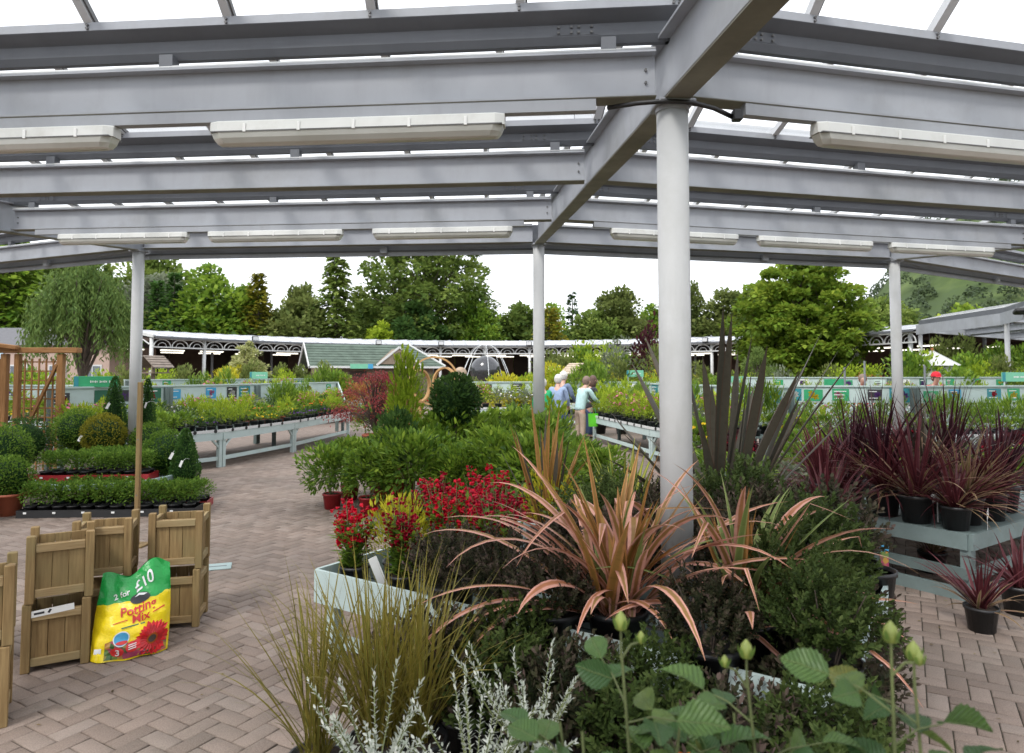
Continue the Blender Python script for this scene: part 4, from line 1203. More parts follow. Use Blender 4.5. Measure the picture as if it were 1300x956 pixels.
on_bench(LFr, LBk, .62, (.09, .25, .42, .60, .80), .24, [[P_green, P_viol, P_viov, P_herb, P_green], [P_green, P_viol, P_green, P_orng, P_viov], [P_green, P_pink, P_dark, P_herb], [P_herb, P_tall, P_pink, P_dark, P_lily], [P_tall, P_dark, P_herb, P_pink]], 3, sc=(1.1, 1.55))
on_bench(MFr, MBk, .60, (.10, .3, .52, .75), .24, [[P_lily, P_pink, P_herb], [P_pink, P_lily, P_tall, P_herb], [P_pink, P_lily, P_tall]], 5, ' on the bench where the shoppers lean', 'bedding plants on the shoppers bench', (1.1, 1.75))
on_bench(RFr, RBk, .60, (.12, .36, .65), .3, [[P_green, P_dark, P_green], [P_herb, P_green, P_orng, P_tall], [P_tall, P_herb, P_green, P_pink], [P_tall, P_tall, P_herb]], 6, ' on the bench behind the bronze flax', 'bedding plants behind the bronze flax', (.95, 1.35))
on_bench([(6.5, 19.6), (11.5, 19.8), (16, 21.5)], [(6.6, 21.0), (11.7, 21.2), (16.6, 23)],   .7, (.2, .65), .42, [[P_green, P_herb, P_orng], [P_pink, P_herb, P_lily], [P_tall, P_pink]], 7, ' on the outer mint bench', 'bedding plants on the outer bench', (1.3, 1.9))
on_bench([(-9.6, 18.5), (-7.2, 22.0), (-5.6, 25.5)], [(-11, 19.4), (-8.4, 23), (-6.8, 26.5)], .7, (.2, .6), .36, [[P_orng, P_herb, P_pink], [P_tall, P_pink, P_lily]], 8, ' on the far posters bench', 'bedding plants on the far posters bench', (1.5, 2.3))
on_bench([(-12.6, 15.0), (-9.2, 14.6)], [(-12.6, 16.2), (-9.2, 15.8)], .62, (.2, .6), .3, [[P_viol, P_orng, P_lily], [P_viol, P_pink]], 9, ' on the bench behind the trellis', 'bedding plants behind the trellis', (1.3, 1.9))
on_bench([(-2.0, 19.2), (.9, 19.2)], [(-2.0, 20.4), (.9, 20.4)], .7, (.2, .6), .36, [[P_pink, P_lily], [P_herb, P_orng]], 10, ' on the short bench near the fountain', 'bedding plants near the fountain', (1.4, 2.0))
on_bench([(1.6, 22.2), (5.4, 21.0)], [(2.0, 23.4), (5.8, 22.2)], .7, (.2, .6), .4, [[P_herb, P_green], [P_tall, P_herb]], 11, ' on the bench before the bird houses', 'bedding plants before the bird houses', (1.4, 2.2))

# ---------------------------------------------------------------- courtyard shrubs in the middle distance
def shrub(name, label, leaf, rx, rz, n, L, W, seed, pot=.2, group='shrubs set out across the courtyard', **kw):
    return proto(name, label, leaf, rx, rz, n, L, W, seed, pot=(max(.12, rx * .38), .26), group=group, cat='shrub', **kw)
T_ = ' in the courtyard beds'
S = dict(
 yel=shrub('shrub', 'golden yellow leaved shrub' + T_, 'yellow', .55, .55, 700, .12, .06, 71, amp=.5),
 lim=shrub('shrub', 'lime green airy shrub' + T_, 'lime', .5, .6, 700, .11, .05, 72, amp=.6),
 grn=shrub('shrub', 'plain green bushy shrub' + T_, 'mid', .55, .6, 800, .11, .06, 73, amp=.5),
 olv=shrub('shrub', 'olive green loose shrub' + T_, 'olive', .5, .75, 700, .12, .05, 74, amp=.6),
 pur=shrub('shrub', 'dark purple leaved shrub' + T_, 'purple', .38, .8, 600, .11, .06, 75, amp=.5),
 rus=shrub('shrub', 'rusty orange leaved shrub' + T_, 'rust', .5, .45, 650, .10, .05, 76, amp=.5),
 gry=shrub('shrub', 'pale grey green shrub' + T_, 'grey', .5, .55, 650, .10, .04, 77, amp=.6),
 pnk=shrub('shrub', 'pink flowered green shrub' + T_, 'mid', .45, .5, 550, .10, .05, 78, amp=.5, flower='fl_pink', nf=26, fr=.06),
 drk=shrub('shrub', 'dark evergreen upright shrub' + T_, 'cypress', .3, .7, 700, .10, .04, 79, amp=.3, up=1.0),
 red=shrub('shrub', 'red flowered green shrub' + T_, 'mid', .42, .42, 500, .09, .05, 80, amp=.5, flower='fl_red', nf=22, fr=.06),
)
g = random.Random(21)
def zone(x0, x1, y0, y1, n, kinds, s0, s1):
    for i in range(n):
        k = S[g.choice(kinds)]; x = x0 + (x1 - x0) * (i + g.random()) / n; y = g.uniform(y0, y1); s = g.uniform(s0, s1)
        copy_tree(k, (x * y, y, 0), g.random() * 6.28, (s, s, s * g.uniform(.9, 1.15)))
# x given as tangent of the bearing
zone(-.60, -.50, 21, 27, 8, ['grn', 'lim', 'olv', 'gry'], 1.0, 1.25)
zone(-.53, -.38, 24, 29, 9, ['yel', 'yel', 'grn', 'olv', 'lim'], .95, 1.3)
zone(-.40, -.25, 27, 33, 8, ['grn', 'olv', 'red', 'pnk', 'lim'], 1.0, 1.3)
zone(-.30, -.12, 24, 29, 10, ['red', 'grn', 'pnk', 'rus', 'olv'], .9, 1.2)
zone(-.12, .03, 23, 26, 7, ['grn', 'lim', 'yel', 'olv'], .8, 1.05)
zone(-.01, .05, 22.5, 25, 6, ['yel', 'yel', 'lim'], 1.0, 1.2)
zone(.04, .24, 25, 30, 15, ['yel', 'lim', 'olv', 'grn', 'lim'], 1.15, 1.5)
zone(.06, .22, 30, 36, 11, ['pur', 'lim', 'olv', 'pur', 'grn', 'gry'], 1.5, 1.95)
zone(.24, .34, 24, 30, 9, ['yel', 'lim', 'grn', 'olv'], 1.1, 1.35)
zone(.33, .50, 23, 28, 9, ['lim', 'gry', 'olv', 'pnk', 'lim'], .95, 1.2)
zone(.46, .60, 25, 30, 10, ['rus', 'rus', 'lim', 'grn', 'olv'], 1.1, 1.35)
zone(.58, .80, 22.5, 27, 16, ['grn', 'grn', 'olv', 'lim'], 1.2, 1.6)
zone(.62, .78, 28, 31, 8, ['grn', 'olv'], 1.5, 1.9)
zone(-.80, -.64, 17, 24, 8, ['grn', 'pnk', 'yel', 'lim'], .9, 1.2)
zone(.26, .52, 15.4, 16.6, 5, ['lim', 'gry', 'pnk'], .7, .85)
zone(.10, .22, 18.8, 20.2, 5, ['grn', 'lim', 'pnk'], .8, .95)
zone(-.215, -.12, 15.5, 17.5, 5, ['red', 'rus', 'grn'], .6, .8)
# special plants
tree('variegated_tree', 'cream and green variegated cornus tree in front of the far arcade', (-11.4, 29.5, 0), 3.35, 2.5, 81, 'varieg', base=.15, nclump=90, per=60, L=.16, Wl=.10, cl=.11, flat=.35, crown='cone')
tree('pine_shrub', 'rounded spiky dwarf pine raised above the sign', (7.75, 21.5, 0), 2.45, .95, 82, 'willow', base=.5, nclump=30, per=120, L=.13, Wl=.02, cl=.2)
# red Japanese maple: layered drooping dome
o = thing('japanese_maple', 'weeping red Japanese maple with layered feathery crown beside the bench end', 'tree', (-3.05, 15.2, 0))
gm_ = rng(91); b = MB(); P, D, N, T = [], [], [], []
for i in range(84):
    a = gm_.random() * 6.283; rr = .82 * gm_.random() ** .45; zt = 1.80 - .95 * (rr / .82) ** 2.4 - gm_.random() * .12
    tp = np.array([math.cos(a) * rr, math.sin(a) * rr, zt])
    b.tube([(0, 0, .35 + .5 * gm_.random()), (tp[0] * .5, tp[1] * .5, zt * .9), tuple(tp)], [.018, .012, .003], 4, False)
    m = 60; q = tp + np.stack([gm_.normal(0, .15, m), gm_.normal(0, .15, m), gm_.normal(0, .045, m)], 1); q[:, 2] -= .5 * (np.hypot(q[:, 0] - tp[0], q[:, 1] - tp[1])) ** 1.3
    P.append(q); D.append(np.stack([math.cos(a) + gm_.normal(0, .7, m), math.sin(a) + gm_.normal(0, .7, m), np.full(m, -.7)], 1)); N.append(rdir(gm_, m) * .4 + np.array([0, 0, 1])); T.append(gm_.normal(.5, .1) + gm_.normal(0, .18, m))
b.tube([(0, 0, .2), (.02, 0, .5), (-.03, .02, .9)], [.035, .03, .02], 7)
b.build('trunk', M['bark'], o, True)
obj('crown', leaf_mesh('crown', *map(np.concatenate, (P, D, N)), .075, .022, np.concatenate(T), oval=False), M['leaf_red'], o)
obj('pot', pot_mesh(.26, .38), M['terracotta'], o)
# ---------------------------------------------------------------- kiosk, fountain and small structures in the courtyard
ki = thing('kiosk', 'timber kiosk with green shingle roof and gabled end in the courtyard', 'building', (-9.75, 34.4, 0), R(24))
MB().box((3.1, 1.9, 1.05), (6.0, 3.2, 2.1)).build('wall', M['hut'], ki)
rd = [(-.45, -.25, 2.12), (6.6, -.25, 2.12), (6.6, 4.05, 2.12), (-.45, 4.05, 2.12), (-.45, 1.9, 3.3), (5.2, 1.9, 3.3)]
rf = MB().add(rd + [(x, y, z - .07) for x, y, z in rd], [(0, 1, 5, 4), (2, 3, 4, 5), (1, 2, 5), (10, 11, 7, 6), (10, 9, 8, 11), (11, 8, 7), (0, 4, 10, 6), (4, 3, 9, 10), (0, 6, 7, 1), (1, 7, 8, 2), (2, 8, 9, 3)]).build('roof', M['shingle'], ki)
for j in range(8):      # shingle courses
    f = (j + .5) / 8.5; y = -.25 + 2.15 * f; z = 2.12 + 1.18 * f
    MB().bar((-.45, y, z + .012), (6.55 - 1.35 * f, y, z + .012), .05, .012).build('shingle_course', M['shingle'], rf)
for y0, y1 in ((-.3, 1.9), (4.1, 1.9)):
    MB().bar((-.5, y0, 2.05), (-.5, y1, 3.33), .05, .14).build('bargeboard', M['white'], ki)
MB().bar((-.45, -.3, 2.06), (6.6, -.3, 2.06), .05, .1).build('fascia', M['white'], ki)
MB().bar((6.63, -.25, 2.14), (5.2, 1.88, 3.34), .07, .07).build('hip_trim', M['white'], ki)
MB().add([(.1, .3, 2.1), (.1, 3.5, 2.1), (.1, 1.9, 3.1)], [(0, 1, 2), (2, 1, 0)]).build('gable', M['hut'], ki)
for i in range(3):
    MB().add([(.07, .5 + i, .0), (.07, 1.2 + i, .0), (.07, 1.2 + i, 1.6), (.07, .85 + i, 1.85), (.07, .5 + i, 1.6)], [(0, 1, 2, 3, 4)]).build('doorway', M['brown_dark'], ki)
for i in range(5):
    MB().box((.9 + i * 1.15, .27, 1.2), (.85, .06, 1.3)).build('shutter', M['brown_dark'] if i % 2 else M['hut'], ki)
dm = MB().add([(3.0, -.2, 2.22), (5.2, -.2, 2.22), (4.1, -.2, 3.05), (4.1, 1.4, 3.05), (3.0, .1, 2.3), (5.2, .1, 2.3)], [(0, 1, 2), (0, 2, 3, 4), (1, 5, 3, 2)]).build('gablet', M['hut'], ki)
wh = MB()
wh.tube([(4.1 + .26 * math.cos(a), -.24, 2.6 + .26 * math.sin(a)) for a in np.linspace(0, 6.283, 17)], .03, 6)
for a in np.arange(0, 3.14, .52): wh.bar((4.1 - .25 * math.cos(a), -.24, 2.6 - .25 * math.sin(a)), (4.1 + .25 * math.cos(a), -.24, 2.6 + .25 * math.sin(a)), .025, .03)
wh.build('wheel_ornament', M['hut'], dm)
for p0, p1 in (((2.9, -.22, 2.16), (4.1, -.22, 3.12)), ((5.3, -.22, 2.16), (4.1, -.22, 3.12))): MB().bar(p0, p1, .05, .1).build('gablet_trim', M['white'], dm)
sg = MB().box((2.1, -.36, 2.1), (1.15, .04, .24)).build('banner', M['p_ltgreen'], ki)
MB().box((2.55, -.385, 2.1), (.25, .012, .24)).build('banner_end', M['p_blue'], sg)

M['granite'] = mat_plain('wet_granite', (.035, .037, .042), .12, .35, 14, spec=.8)
t = NT('falling_water')
b1 = t.n('ShaderNodeBsdfTransparent'); b2 = t.bsdf((.85, .88, .9), .15)
mx = t.n('ShaderNodeMixShader'); mx.inputs[0].default_value = .75; t.l(b1.outputs[0], mx.inputs[1]); t.l(b2, mx.inputs[2])
M['water'] = t.done(mx.outputs[0])
fo = thing('ball_fountain', 'large black granite ball fountain with thin arching water jets', 'fountain', (-1.14, 29, 0))
MB().lathe([(0, 0), (1.1, 0), (1.1, .5), (1.0, .55), (.45, .6), (.4, 1.25), (0, 1.27)], 24).build('plinth', M['stone'], fo, True)
MB().lathe([(.64 * math.sin(a), 1.84 - .64 * math.cos(a)) for a in np.linspace(0, math.pi, 17)], 28).build('ball', M['granite'], fo, True)
MB().tube([(0, 0, 2.4), (0, 0, 2.95)], .018, 8).build('nozzle', M['white'], fo)
for i in range(8):
    a = i * .785 + .2; x = np.linspace(0, 1, 12)
    rr = 1.05 + .3 * (i % 2)
    MB().tube([(math.cos(a) * rr * q, math.sin(a) * rr * q, 2.9 + .55 * q - 2.1 * q * q) for q in x], [.006 + .008 * q for q in x], 5).build('water_jet', M['water'], fo, True)
sb = thing('stone_ball', 'tan sandstone ball ornament on a plinth beside the fountain', 'ornament', (-2.02, 26.8, 0))
MB().lathe([(.26 * math.sin(a), 1.72 - .26 * math.cos(a)) for a in np.linspace(0, math.pi, 13)], 18).build('ball', M['stone'], sb, True)
MB().lathe([(0, 0), (.3, 0), (.3, .15), (.18, .25), (.18, 1.4), (.24, 1.48), (0, 1.5)], 14).build('plinth', M['stone'], sb)
for i, (x, y, r_, z, ry) in enumerate([(-2.35, 20.6, .74, 1.5, 12), (-2.75, 20.4, .50, 1.35, 60), (-2.05, 20.9, .52, 1.4, -40)]):
    o = thing('wooden_hoop', ['large bent pale timber hoop standing among the shrubs', 'narrow turned timber hoop within the large hoop on the maple side', 'narrow turned timber hoop within the large hoop on the fountain side'][i], 'sculpture', (x, y, 0), R(ry))
    b = MB(); vs = []; fs = []; n = 36
    for k in range(n):
        a = 2 * math.pi * k / n
        for rr, yy in ((r_, -.05), (r_, .05), (r_ - .05, .05), (r_ - .05, -.05)): vs.append((rr * math.cos(a), yy, z + rr * math.sin(a)))
    for k in range(n):
        j = (k + 1) % n
        for c in range(4): fs.append((k * 4 + c, j * 4 + c, j * 4 + (c + 1) % 4, k * 4 + (c + 1) % 4))
    b.add(vs, fs); b.build('hoop', M['ply'], o)
    MB().box((0, 0, (z - r_) / 2), (.1, .12, z - r_ + .02)).build('foot', M['ply'], o)
def bird_table(label, p, apex, w, rz, roofm):
    o = thing('bird_table', label, 'bird table', (p[0], p[1], 0), rz)
    h = w * .5; zb = apex - h
    for s in (-1, 1):
        q = [(0, -w * .45, apex), (0, w * .45, apex), (s * w * .62, w * .45, zb + h * .1), (s * w * .62, -w * .45, zb + h * .1)]
        vs = q + [(x, y, z - .03) for x, y, z in q]
        rf = MB().add(vs, [(0, 1, 2, 3), (7, 6, 5, 4), (0, 3, 7, 4), (1, 5, 6, 2), (3, 2, 6, 7)]).build('roof_slope', roofm, o)
        for k in range(4):
            f = (k + .7) / 4.6
            MB().bar((s * w * .62 * f, -w * .46, apex - h * .9 * f + .012), (s * w * .62 * f, w * .46, apex - h * .9 * f + .012), .03, .014).build('batten', roofm, rf)
    for s in (-1, 1):
        for y in (-1, 1): MB().box((s * w * .4, y * w * .34, zb - .02), (.05, .05, h * .7)).build('corner_post', M['hut'], o)
    MB().box((0, 0, zb - h * .36), (w * .95, w * .8, .04)).build('tray', M['hut'], o)
    MB().add([(-w*.5, w*.34, zb), (w*.5, w*.34, zb), (0, w*.34, apex - .05)], [(0, 1, 2), (2, 1, 0)]).build('gable', M['white'], o)
    MB().box((0, 0, (zb - h * .38) / 2), (.09, .09, zb - h * .38)).build('post', M['hut'], o)
M['oldroof'] = mat_plain('old_boards', (.22, .18, .15), .85, .25, 5); M['palewood'] = mat_plain('pale_boards', (.46, .38, .29), .8, .12, 5)
bird_table('grey roofed bird table with white gable near the pale post', (-11.55, 22), 2.3, .82, R(-25), M['oldroof'])
bird_table('pale timber bird table beyond the shoppers, dark open gable end', (2.45, 26), 2.12, .85, R(40), M['palewood'])
bird_table('small pink-brown roofed bird table just beside the slim post', (1.75, 28), 2.02, .55, R(80), M['palewood'])
gz = thing('garden_pavilion', 'small white pavilion with pyramid roof by the canopy wing', 'pavilion', (14.9, 24.2, 0))
for i in range(4):
    a = math.pi / 2 * i + math.pi / 4; a2 = a + math.pi / 2; rr = .85
    MB().add([(rr * math.cos(a), rr * math.sin(a), 2.0), (rr * math.cos(a2), rr * math.sin(a2), 2.0), (0, 0, 2.52)], [(0, 1, 2)]).build('roof_slope', M['white'], gz)
    MB().bar((rr * math.cos(a), rr * math.sin(a), 2.01), (0, 0, 2.535), .035, .035).build('hip', M['white'], gz)
    MB().box((.58 * math.cos(a), .58 * math.sin(a), 1.0), (.07, .07, 2.0)).build('post', M['white'], gz)
    MB().box((.42 * math.cos(a + math.pi/4), .42 * math.sin(a + math.pi/4), 1.0), (.04, .76, 1.95), a + math.pi/4).build('wall_panel', M['white'], gz)
MB().box((0, 0, 2.55), (.06, .06, .16)).build('finial', M['terracotta'], gz)
for i, (x, y, h) in enumerate([(7.35, 15.1, 1.85), (8.05, 15.6, 2.0), (9.3, 15.4, 1.9), (4.95, 16.2, 1.85)]):
    MB_ = MB().tube([(x, y, 0), (x, y, h)], .022, 8).build('metal_pole', M['steel_dark'], None, True)
    tag(MB_, 'slim galvanised pole rising from the plant benches behind the bronze flax', 'pole', 'galvanised poles on the benches')

# ---------------------------------------------------------------- trellis gate on the left
tr = thing('trellis_gate', 'orange timber garden gate frame with square trellis and diagonal brace', 'trellis', (-8.62, 11.45, 0), R(3))
for x, w in ((.12, .10), (.33, .08), (1.03, .10)):
    MB().cbox((x, 0, 1.02), (w, .10, 2.04), .006).build('post', M['trellis'], tr)
MB().cbox((.45, 0, 2.10), (1.75, .16, .09), .008).build('top_rail', M['trellisx'], tr)
MB().cbox((-.05, -.12, 2.2), (.9, .1, .07), .01, M=Matrix.Rotation(R(8), 3, 'Y')).build('cross_rail', M['trellisx'], tr)
MB().bar((.36, -.03, .45), (.98, -.03, 1.86), .06, .04).build('brace', M['trellis'], tr)
for i in range(5): MB().box((.43 + i * .115, .02, 1.03), (.022, .02, 1.86)).build('lath', M['trellis'], tr)
for i in range(12): MB().box((.68, .035, .2 + i * .155), (.62, .015, .022)).build('lath', M['trellisx'], tr)
for i in range(12): MB().box((-.22, .035, .2 + i * .155), (.58, .015, .022)).build('lath', M['trellisx'], tr)
for i in range(5): MB().box((-.48 + i * .125, .02, 1.03), (.022, .02, 1.86)).build('lath', M['trellis'], tr)
MB().cbox((-.56, 0, 1.02), (.10, .10, 2.04), .006).build('post', M['trellis'], tr)

st = thing('stake', 'square timber stake standing upright in front of the topiary', 'post', (-3.72, 6.85, 0))
MB().cbox((0, 0, .81), (.042, .042, 1.62), .004).build('shaft', M['wood'], st)
MB().cbox((0, 0, .01), (.2, .2, .02), .004).build('foot_plate', M['wood'], st)
for z in (1.05, .5): MB().disc((0, -.0225, z), .008, 8, (0, -1, 0)).build('hole', M['bolt'], st)
mh = thing('drain_cover', 'small pale green drain cover set in the paving', 'drain cover', (-2.62, 6.1, .004), R(20))
MB().cbox((0, 0, 0), (.28, .2, .008), .002).build('plate', M['mint'], mh)
MB().box((0, 0, .005), (.2, .012, .003)).build('slot', M['bolt'], mh)

# ---------------------------------------------------------------- stacked timber planters
def planter(label, x, y, z, rz, seed, w=.335, h=.385):
    o = thing('wooden_planter', label, 'planter', (x, y, z), rz, 'stacked timber planters')
    g = random.Random(seed); p = .045; hw = w / 2
    for sx in (-1, 1):
        for sy in (-1, 1):
            MB().cbox((sx * (hw - p / 2), sy * (hw - p / 2), h / 2 + .0), (p, p, h - .002), .004).build('post', M['wood'], o)
    iw = w - 2 * p
    for k in range(4):
        a = k * math.pi / 2; rot = Matrix.Rotation(a, 3, 'Z')
        for i in range(3):
            c = rot @ Vector((-iw / 2 + iw * (i + .5) / 3, -hw + .03, h * .48))
            MB().cbox(c, (iw / 3 - .003, .014, h * .78), .002, a).build('board', M['wood'], o)
        for zz, hh in ((.055, .045), (h - .075, .045)):
            c = rot @ Vector((0, -hw + .019, zz))
            MB().cbox(c, (iw - .002, .026, hh), .003, a).build('rail', M['woodx'], o)
    MB().box((0, 0, .05), (iw - .01, iw - .01, .015)).build('floor_board', M['wood'], o)
    return o
def stack(x, y, rz, what, seed):
    planter('lower square timber planter of the stack ' + what, x, y, 0, rz, seed)
    planter('upper square timber planter of the stack ' + what, x + .006, y + .004, .3855, rz + .02, seed + 1)
stack(-2.31, 4.80, R(14), 'on the open side of the potting mix bag', 1)
stack(-2.72, 4.17, R(30), 'with the white price strip', 3)
stack(-2.68, 4.56, R(20), 'behind the potting mix bag', 5)
stack(-2.66, 3.42, R(33), 'next in the row beyond the price strip one', 7)
stack(-3.32, 4.05, R(24), 'tucked behind the row', 9)
pt = thing('price_strip', 'narrow white price strip with black print on timber planter', 'label', (-2.72, 4.17, 0), R(30))
MB().box((-.02, -.1610, .335), (.21, .003, .036), M=Matrix.Rotation(R(-5), 3, 'Y')).build('card', M['tag'], pt)
MB().box((-.085, -.1630, .330), (.05, .001, .012), M=Matrix.Rotation(R(-5), 3, 'Y')).build('print', M['p_black'], pt)
MB().box((-.035, -.1630, .336), (.012, .001, .022), M=Matrix.Rotation(R(30), 3, 'Y')).build('print', M['p_black'], pt)

# ---------------------------------------------------------------- bag of potting mix
t = NT('bag_film'); tc = t.n('ShaderNodeTexCoord'); sp = t.n('ShaderNodeSeparateXYZ'); t.l(tc.outputs['Object'], sp.inputs[0])
wv = t.math('ADD', sp.outputs[2], t.math('MULTIPLY', sp.outputs[0], -.10))
wv = t.math('ADD', wv, t.math('MULTIPLY', t.math('SUBTRACT', t.noise(9, 2, tc.outputs['Object']), .5), .05))
gr = t.math('GREATER_THAN', wv, .315)
col = t.mix(gr, (.86, .66, .012), (.012, .30, .055))
wr = t.noise(16, 5, tc.outputs['Object'])
M['bag'] = t.done(t.bsdf(col, .28, 0, .5, bump=wr, bstr=.5, bdist=.02))
bag = thing('potting_mix_bag', 'yellow and green plastic bag of potting mix leaning on timber planters', 'bag', (-2.30, 4.21, 0), R(29))
BW, BH = .41, .47
def bagpt(u, v, side=-1, off=0):
    """u,v in 0..1 on the bag; pillow section, leaning back, slumped foot"""
    x = (u - .5) * BW * (1 - .10 * v + .05 * math.sin(v * 3.1)); z = v * BH
    th = .115 * (math.sin(math.pi * min(1, max(0, u))) ** .55) * (math.sin(math.pi * min(1, max(0, .12 + v * .86))) ** .6) * (1.25 - .75 * v)
    th += .009 * math.sin(u * 17 + v * 9) * (1 if 0.05 < u < .95 else 0) + .006 * math.sin(v * 31 + u * 7)
    top = 0.0
    if v > .86: x += .0; z += .035 * math.sin(u * 9.0 + 1.2) * (v - .86) / .14 + .03 * (u - .35) * (v - .86) / .14
    y = side * (th + off) + .16 * v + .02
    z = max(z, .004)
    return Vector((x + .03 * (v - .3), y, z + .05 * (u - .5) * v))
b = MB(); nu, nv = 22, 22
for side in (-1, 1):
    vs = [bagpt(i / nu, j / nv, side) for j in range(nv + 1) for i in range(nu + 1)]
    fs = [(j*(nu+1)+i, j*(nu+1)+i+1, (j+1)*(nu+1)+i+1, (j+1)*(nu+1)+i) for j in range(nv) for i in range(nu)]
    b.add(vs, fs if side < 0 else [f[::-1] for f in fs])
b.build('film', M['bag'], bag, True)
def decal(name, pts, faces, mat, off=.004):
    MB().add([bagpt(u, v, -1, off) for u, v in pts], faces).build(name, mat, bag)
def ell(cu, cv, ru, rv, n=20, rot=0):
    return [(cu + ru * math.cos(a) * math.cos(rot) - rv * math.sin(a) * math.sin(rot), cv + ru * math.cos(a) * math.sin(rot) + rv * math.sin(a) * math.cos(rot)) for a in [2 * math.pi * i / n for i in range(n)]]
def patch(name, cu, cv, ru, rv, mat, off=.004, rings=4, n=24, rot=0):
    pts = [(cu, cv)]; fs = []
    for k in range(1, rings + 1): pts += ell(cu, cv, ru * k / rings, rv * k / rings, n, rot)
    fs += [(0, 1 + i, 1 + (i + 1) % n) for i in range(n)]
    for k in range(rings - 1):
        a = 1 + k * n
        fs += [(a + i, a + n + i, a + n + (i + 1) % n, a + (i + 1) % n) for i in range(n)]
    decal(name, pts, fs, mat, off)
def bag_text(s, cu, cv, size, mat, rot=0.0, name='lettering', off=.006):
    cu_ = bpy.data.curves.new('t', 'FONT'); cu_.body = s; cu_.size = 1; cu_.align_x = 'CENTER'; cu_.align_y = 'CENTER'; cu_.offset = .018
    cu_.resolution_u = 3
    to = bpy.data.objects.new('t', cu_); COL.objects.link(to)
    bpy.context.view_layer.update()
    me = bpy.data.meshes.new_from_object(to.evaluated_get(bpy.context.evaluated_depsgraph_get()))
    bpy.data.objects.remove(to); bpy.data.curves.remove(cu_)
    c, sn = math.cos(rot), math.sin(rot)
    for v in me.vertices:
        x, y = v.co.x * size, v.co.y * size
        v.co = bagpt(cu + (x * c - y * sn) / BW, cv + (x * sn + y * c) / BH, -1, off)
    obj(name, me, mat, bag)
patch('emblem', .575, .685, .135, .060, M['p_black'], .005)
decal('emblem_swoosh', [(.50, .71), (.56, .722), (.62, .71), (.67, .725), (.61, .735), (.55, .745)], [(0, 1, 2, 5), (2, 3, 4, 5)], M['p_white'], .009)
bag_text('£10', .62, .845, .075, M['p_white'], .42)
bag_text('2 for', .32, .755, .045, M['p_white'], .30)
bag_text('Potting', .56, .575, .068, M['p_red'], .12)
bag_text('Mix', .60, .475, .064, M['p_red'], .10)
decal('underline', [(.24, .445), (.43, .46), (.43, .472), (.25, .454)], [(0, 1, 2, 3)], M['p_red'], .006)
decal('underline', [(.76, .49), (.92, .525), (.91, .54), (.76, .502)], [(0, 1, 2, 3)], M['p_red'], .006)
decal('small_print', [(.36, .385), (.66, .402), (.66, .414), (.36, .397)], [(0, 1, 2, 3)], M['p_dgreen'], .006)
# picture panel with blooms along the foot
t = NT('bloom_print'); co = t.obj(); v_ = t.n('ShaderNodeTexVoronoi'); v_.inputs['Scale'].default_value = 34; t.l(co, v_.inputs['Vector'])
M['bloom'] = t.done(t.bsdf(t.ramp(v_.outputs['Color'], [(.2, (.05, .12, .03)), (.45, (.40, .05, .12)), (.65, (.5, .25, .05)), (.85, (.12, .2, .05))]), .3))
pts = []; nn_ = 10
for j in range(5):
    for i in range(nn_ + 1):
        u = .17 + .80 * i / nn_; v = .03 + (.20 + .035 * math.sin(i)) * j / 4
        pts.append((u, v))
decal('flower_picture', pts, [(j*(nn_+1)+i, j*(nn_+1)+i+1, (j+1)*(nn_+1)+i+1, (j+1)*(nn_+1)+i) for j in range(4) for i in range(nn_)], M['bloom'], .005)
patch('badge_rim', .37, .275, .105, .085, M['p_white'], .0075); patch('badge', .37, .275, .092, .074, M['p_blue'], .009)
bag_text('peat', .37, .285, .04, M['p_yellow'], .1, off=.012) if False else None
patch('badge_band', .38, .232, .075, .02, M['p_red'], .0105)
patch('red_badge', .33, .125, .085, .06, M['p_red'], .009); patch('red_badge', .52, .165, .085, .06, M['p_red'], .009)
bag_text('3', .335, .115, .055, M['p_white'], .1, off=.012)
for k in range(3): decal('badge_print', [(.47, .185 - k * .022), (.57, .193 - k * .022), (.57, .203 - k * .022), (.47, .195 - k * .022)], [(0, 1, 2, 3)], M['p_white'], .012)
gg = random.Random(2)
for ring, (n_, r0, mt) in enumerate(((24, .225, 'fl_redp'), (20, .165, 'fl_redq'))):
    if mt not in M: M[mt] = mat_plain('gerbera_' + mt, (.62, .015, .02) if ring == 0 else (.42, .008, .012), .35, .2, 40)
    b = MB()
    for i in range(n_):
        a = 6.283 * i / n_ + gg.uniform(-.06, .06) + ring * .14; r_ = r0 * gg.uniform(.9, 1.08); w = .16
        P = []
        for rr, aa in ((.06, 0), (r_ * .45, -w * .9), (r_ * .8, -w), (r_, 0), (r_ * .8, w), (r_ * .45, w * .9)):
            u = .77 + rr * math.cos(a + aa) * 1.05; v = .215 + rr * math.sin(a + aa) * .86
            P.append(bagpt(min(.985, u), max(.02, v), -1, .010 + ring * .003))
        b.add(P, [(0, 1, 2, 3), (0, 3, 4, 5)])
    b.build('flower_petals', M[mt], bag)
patch('flower_eye', .77, .215, .052, .042, M['brown_dark'], .016); patch('flower_ring', .77, .215, .072, .06, M['fl_orange'], .0145)
decal('barcode', [(.04, .10), (.13, .11), (.13, .17), (.04, .16)], [(0, 1, 2, 3)], M['p_white'], .006)
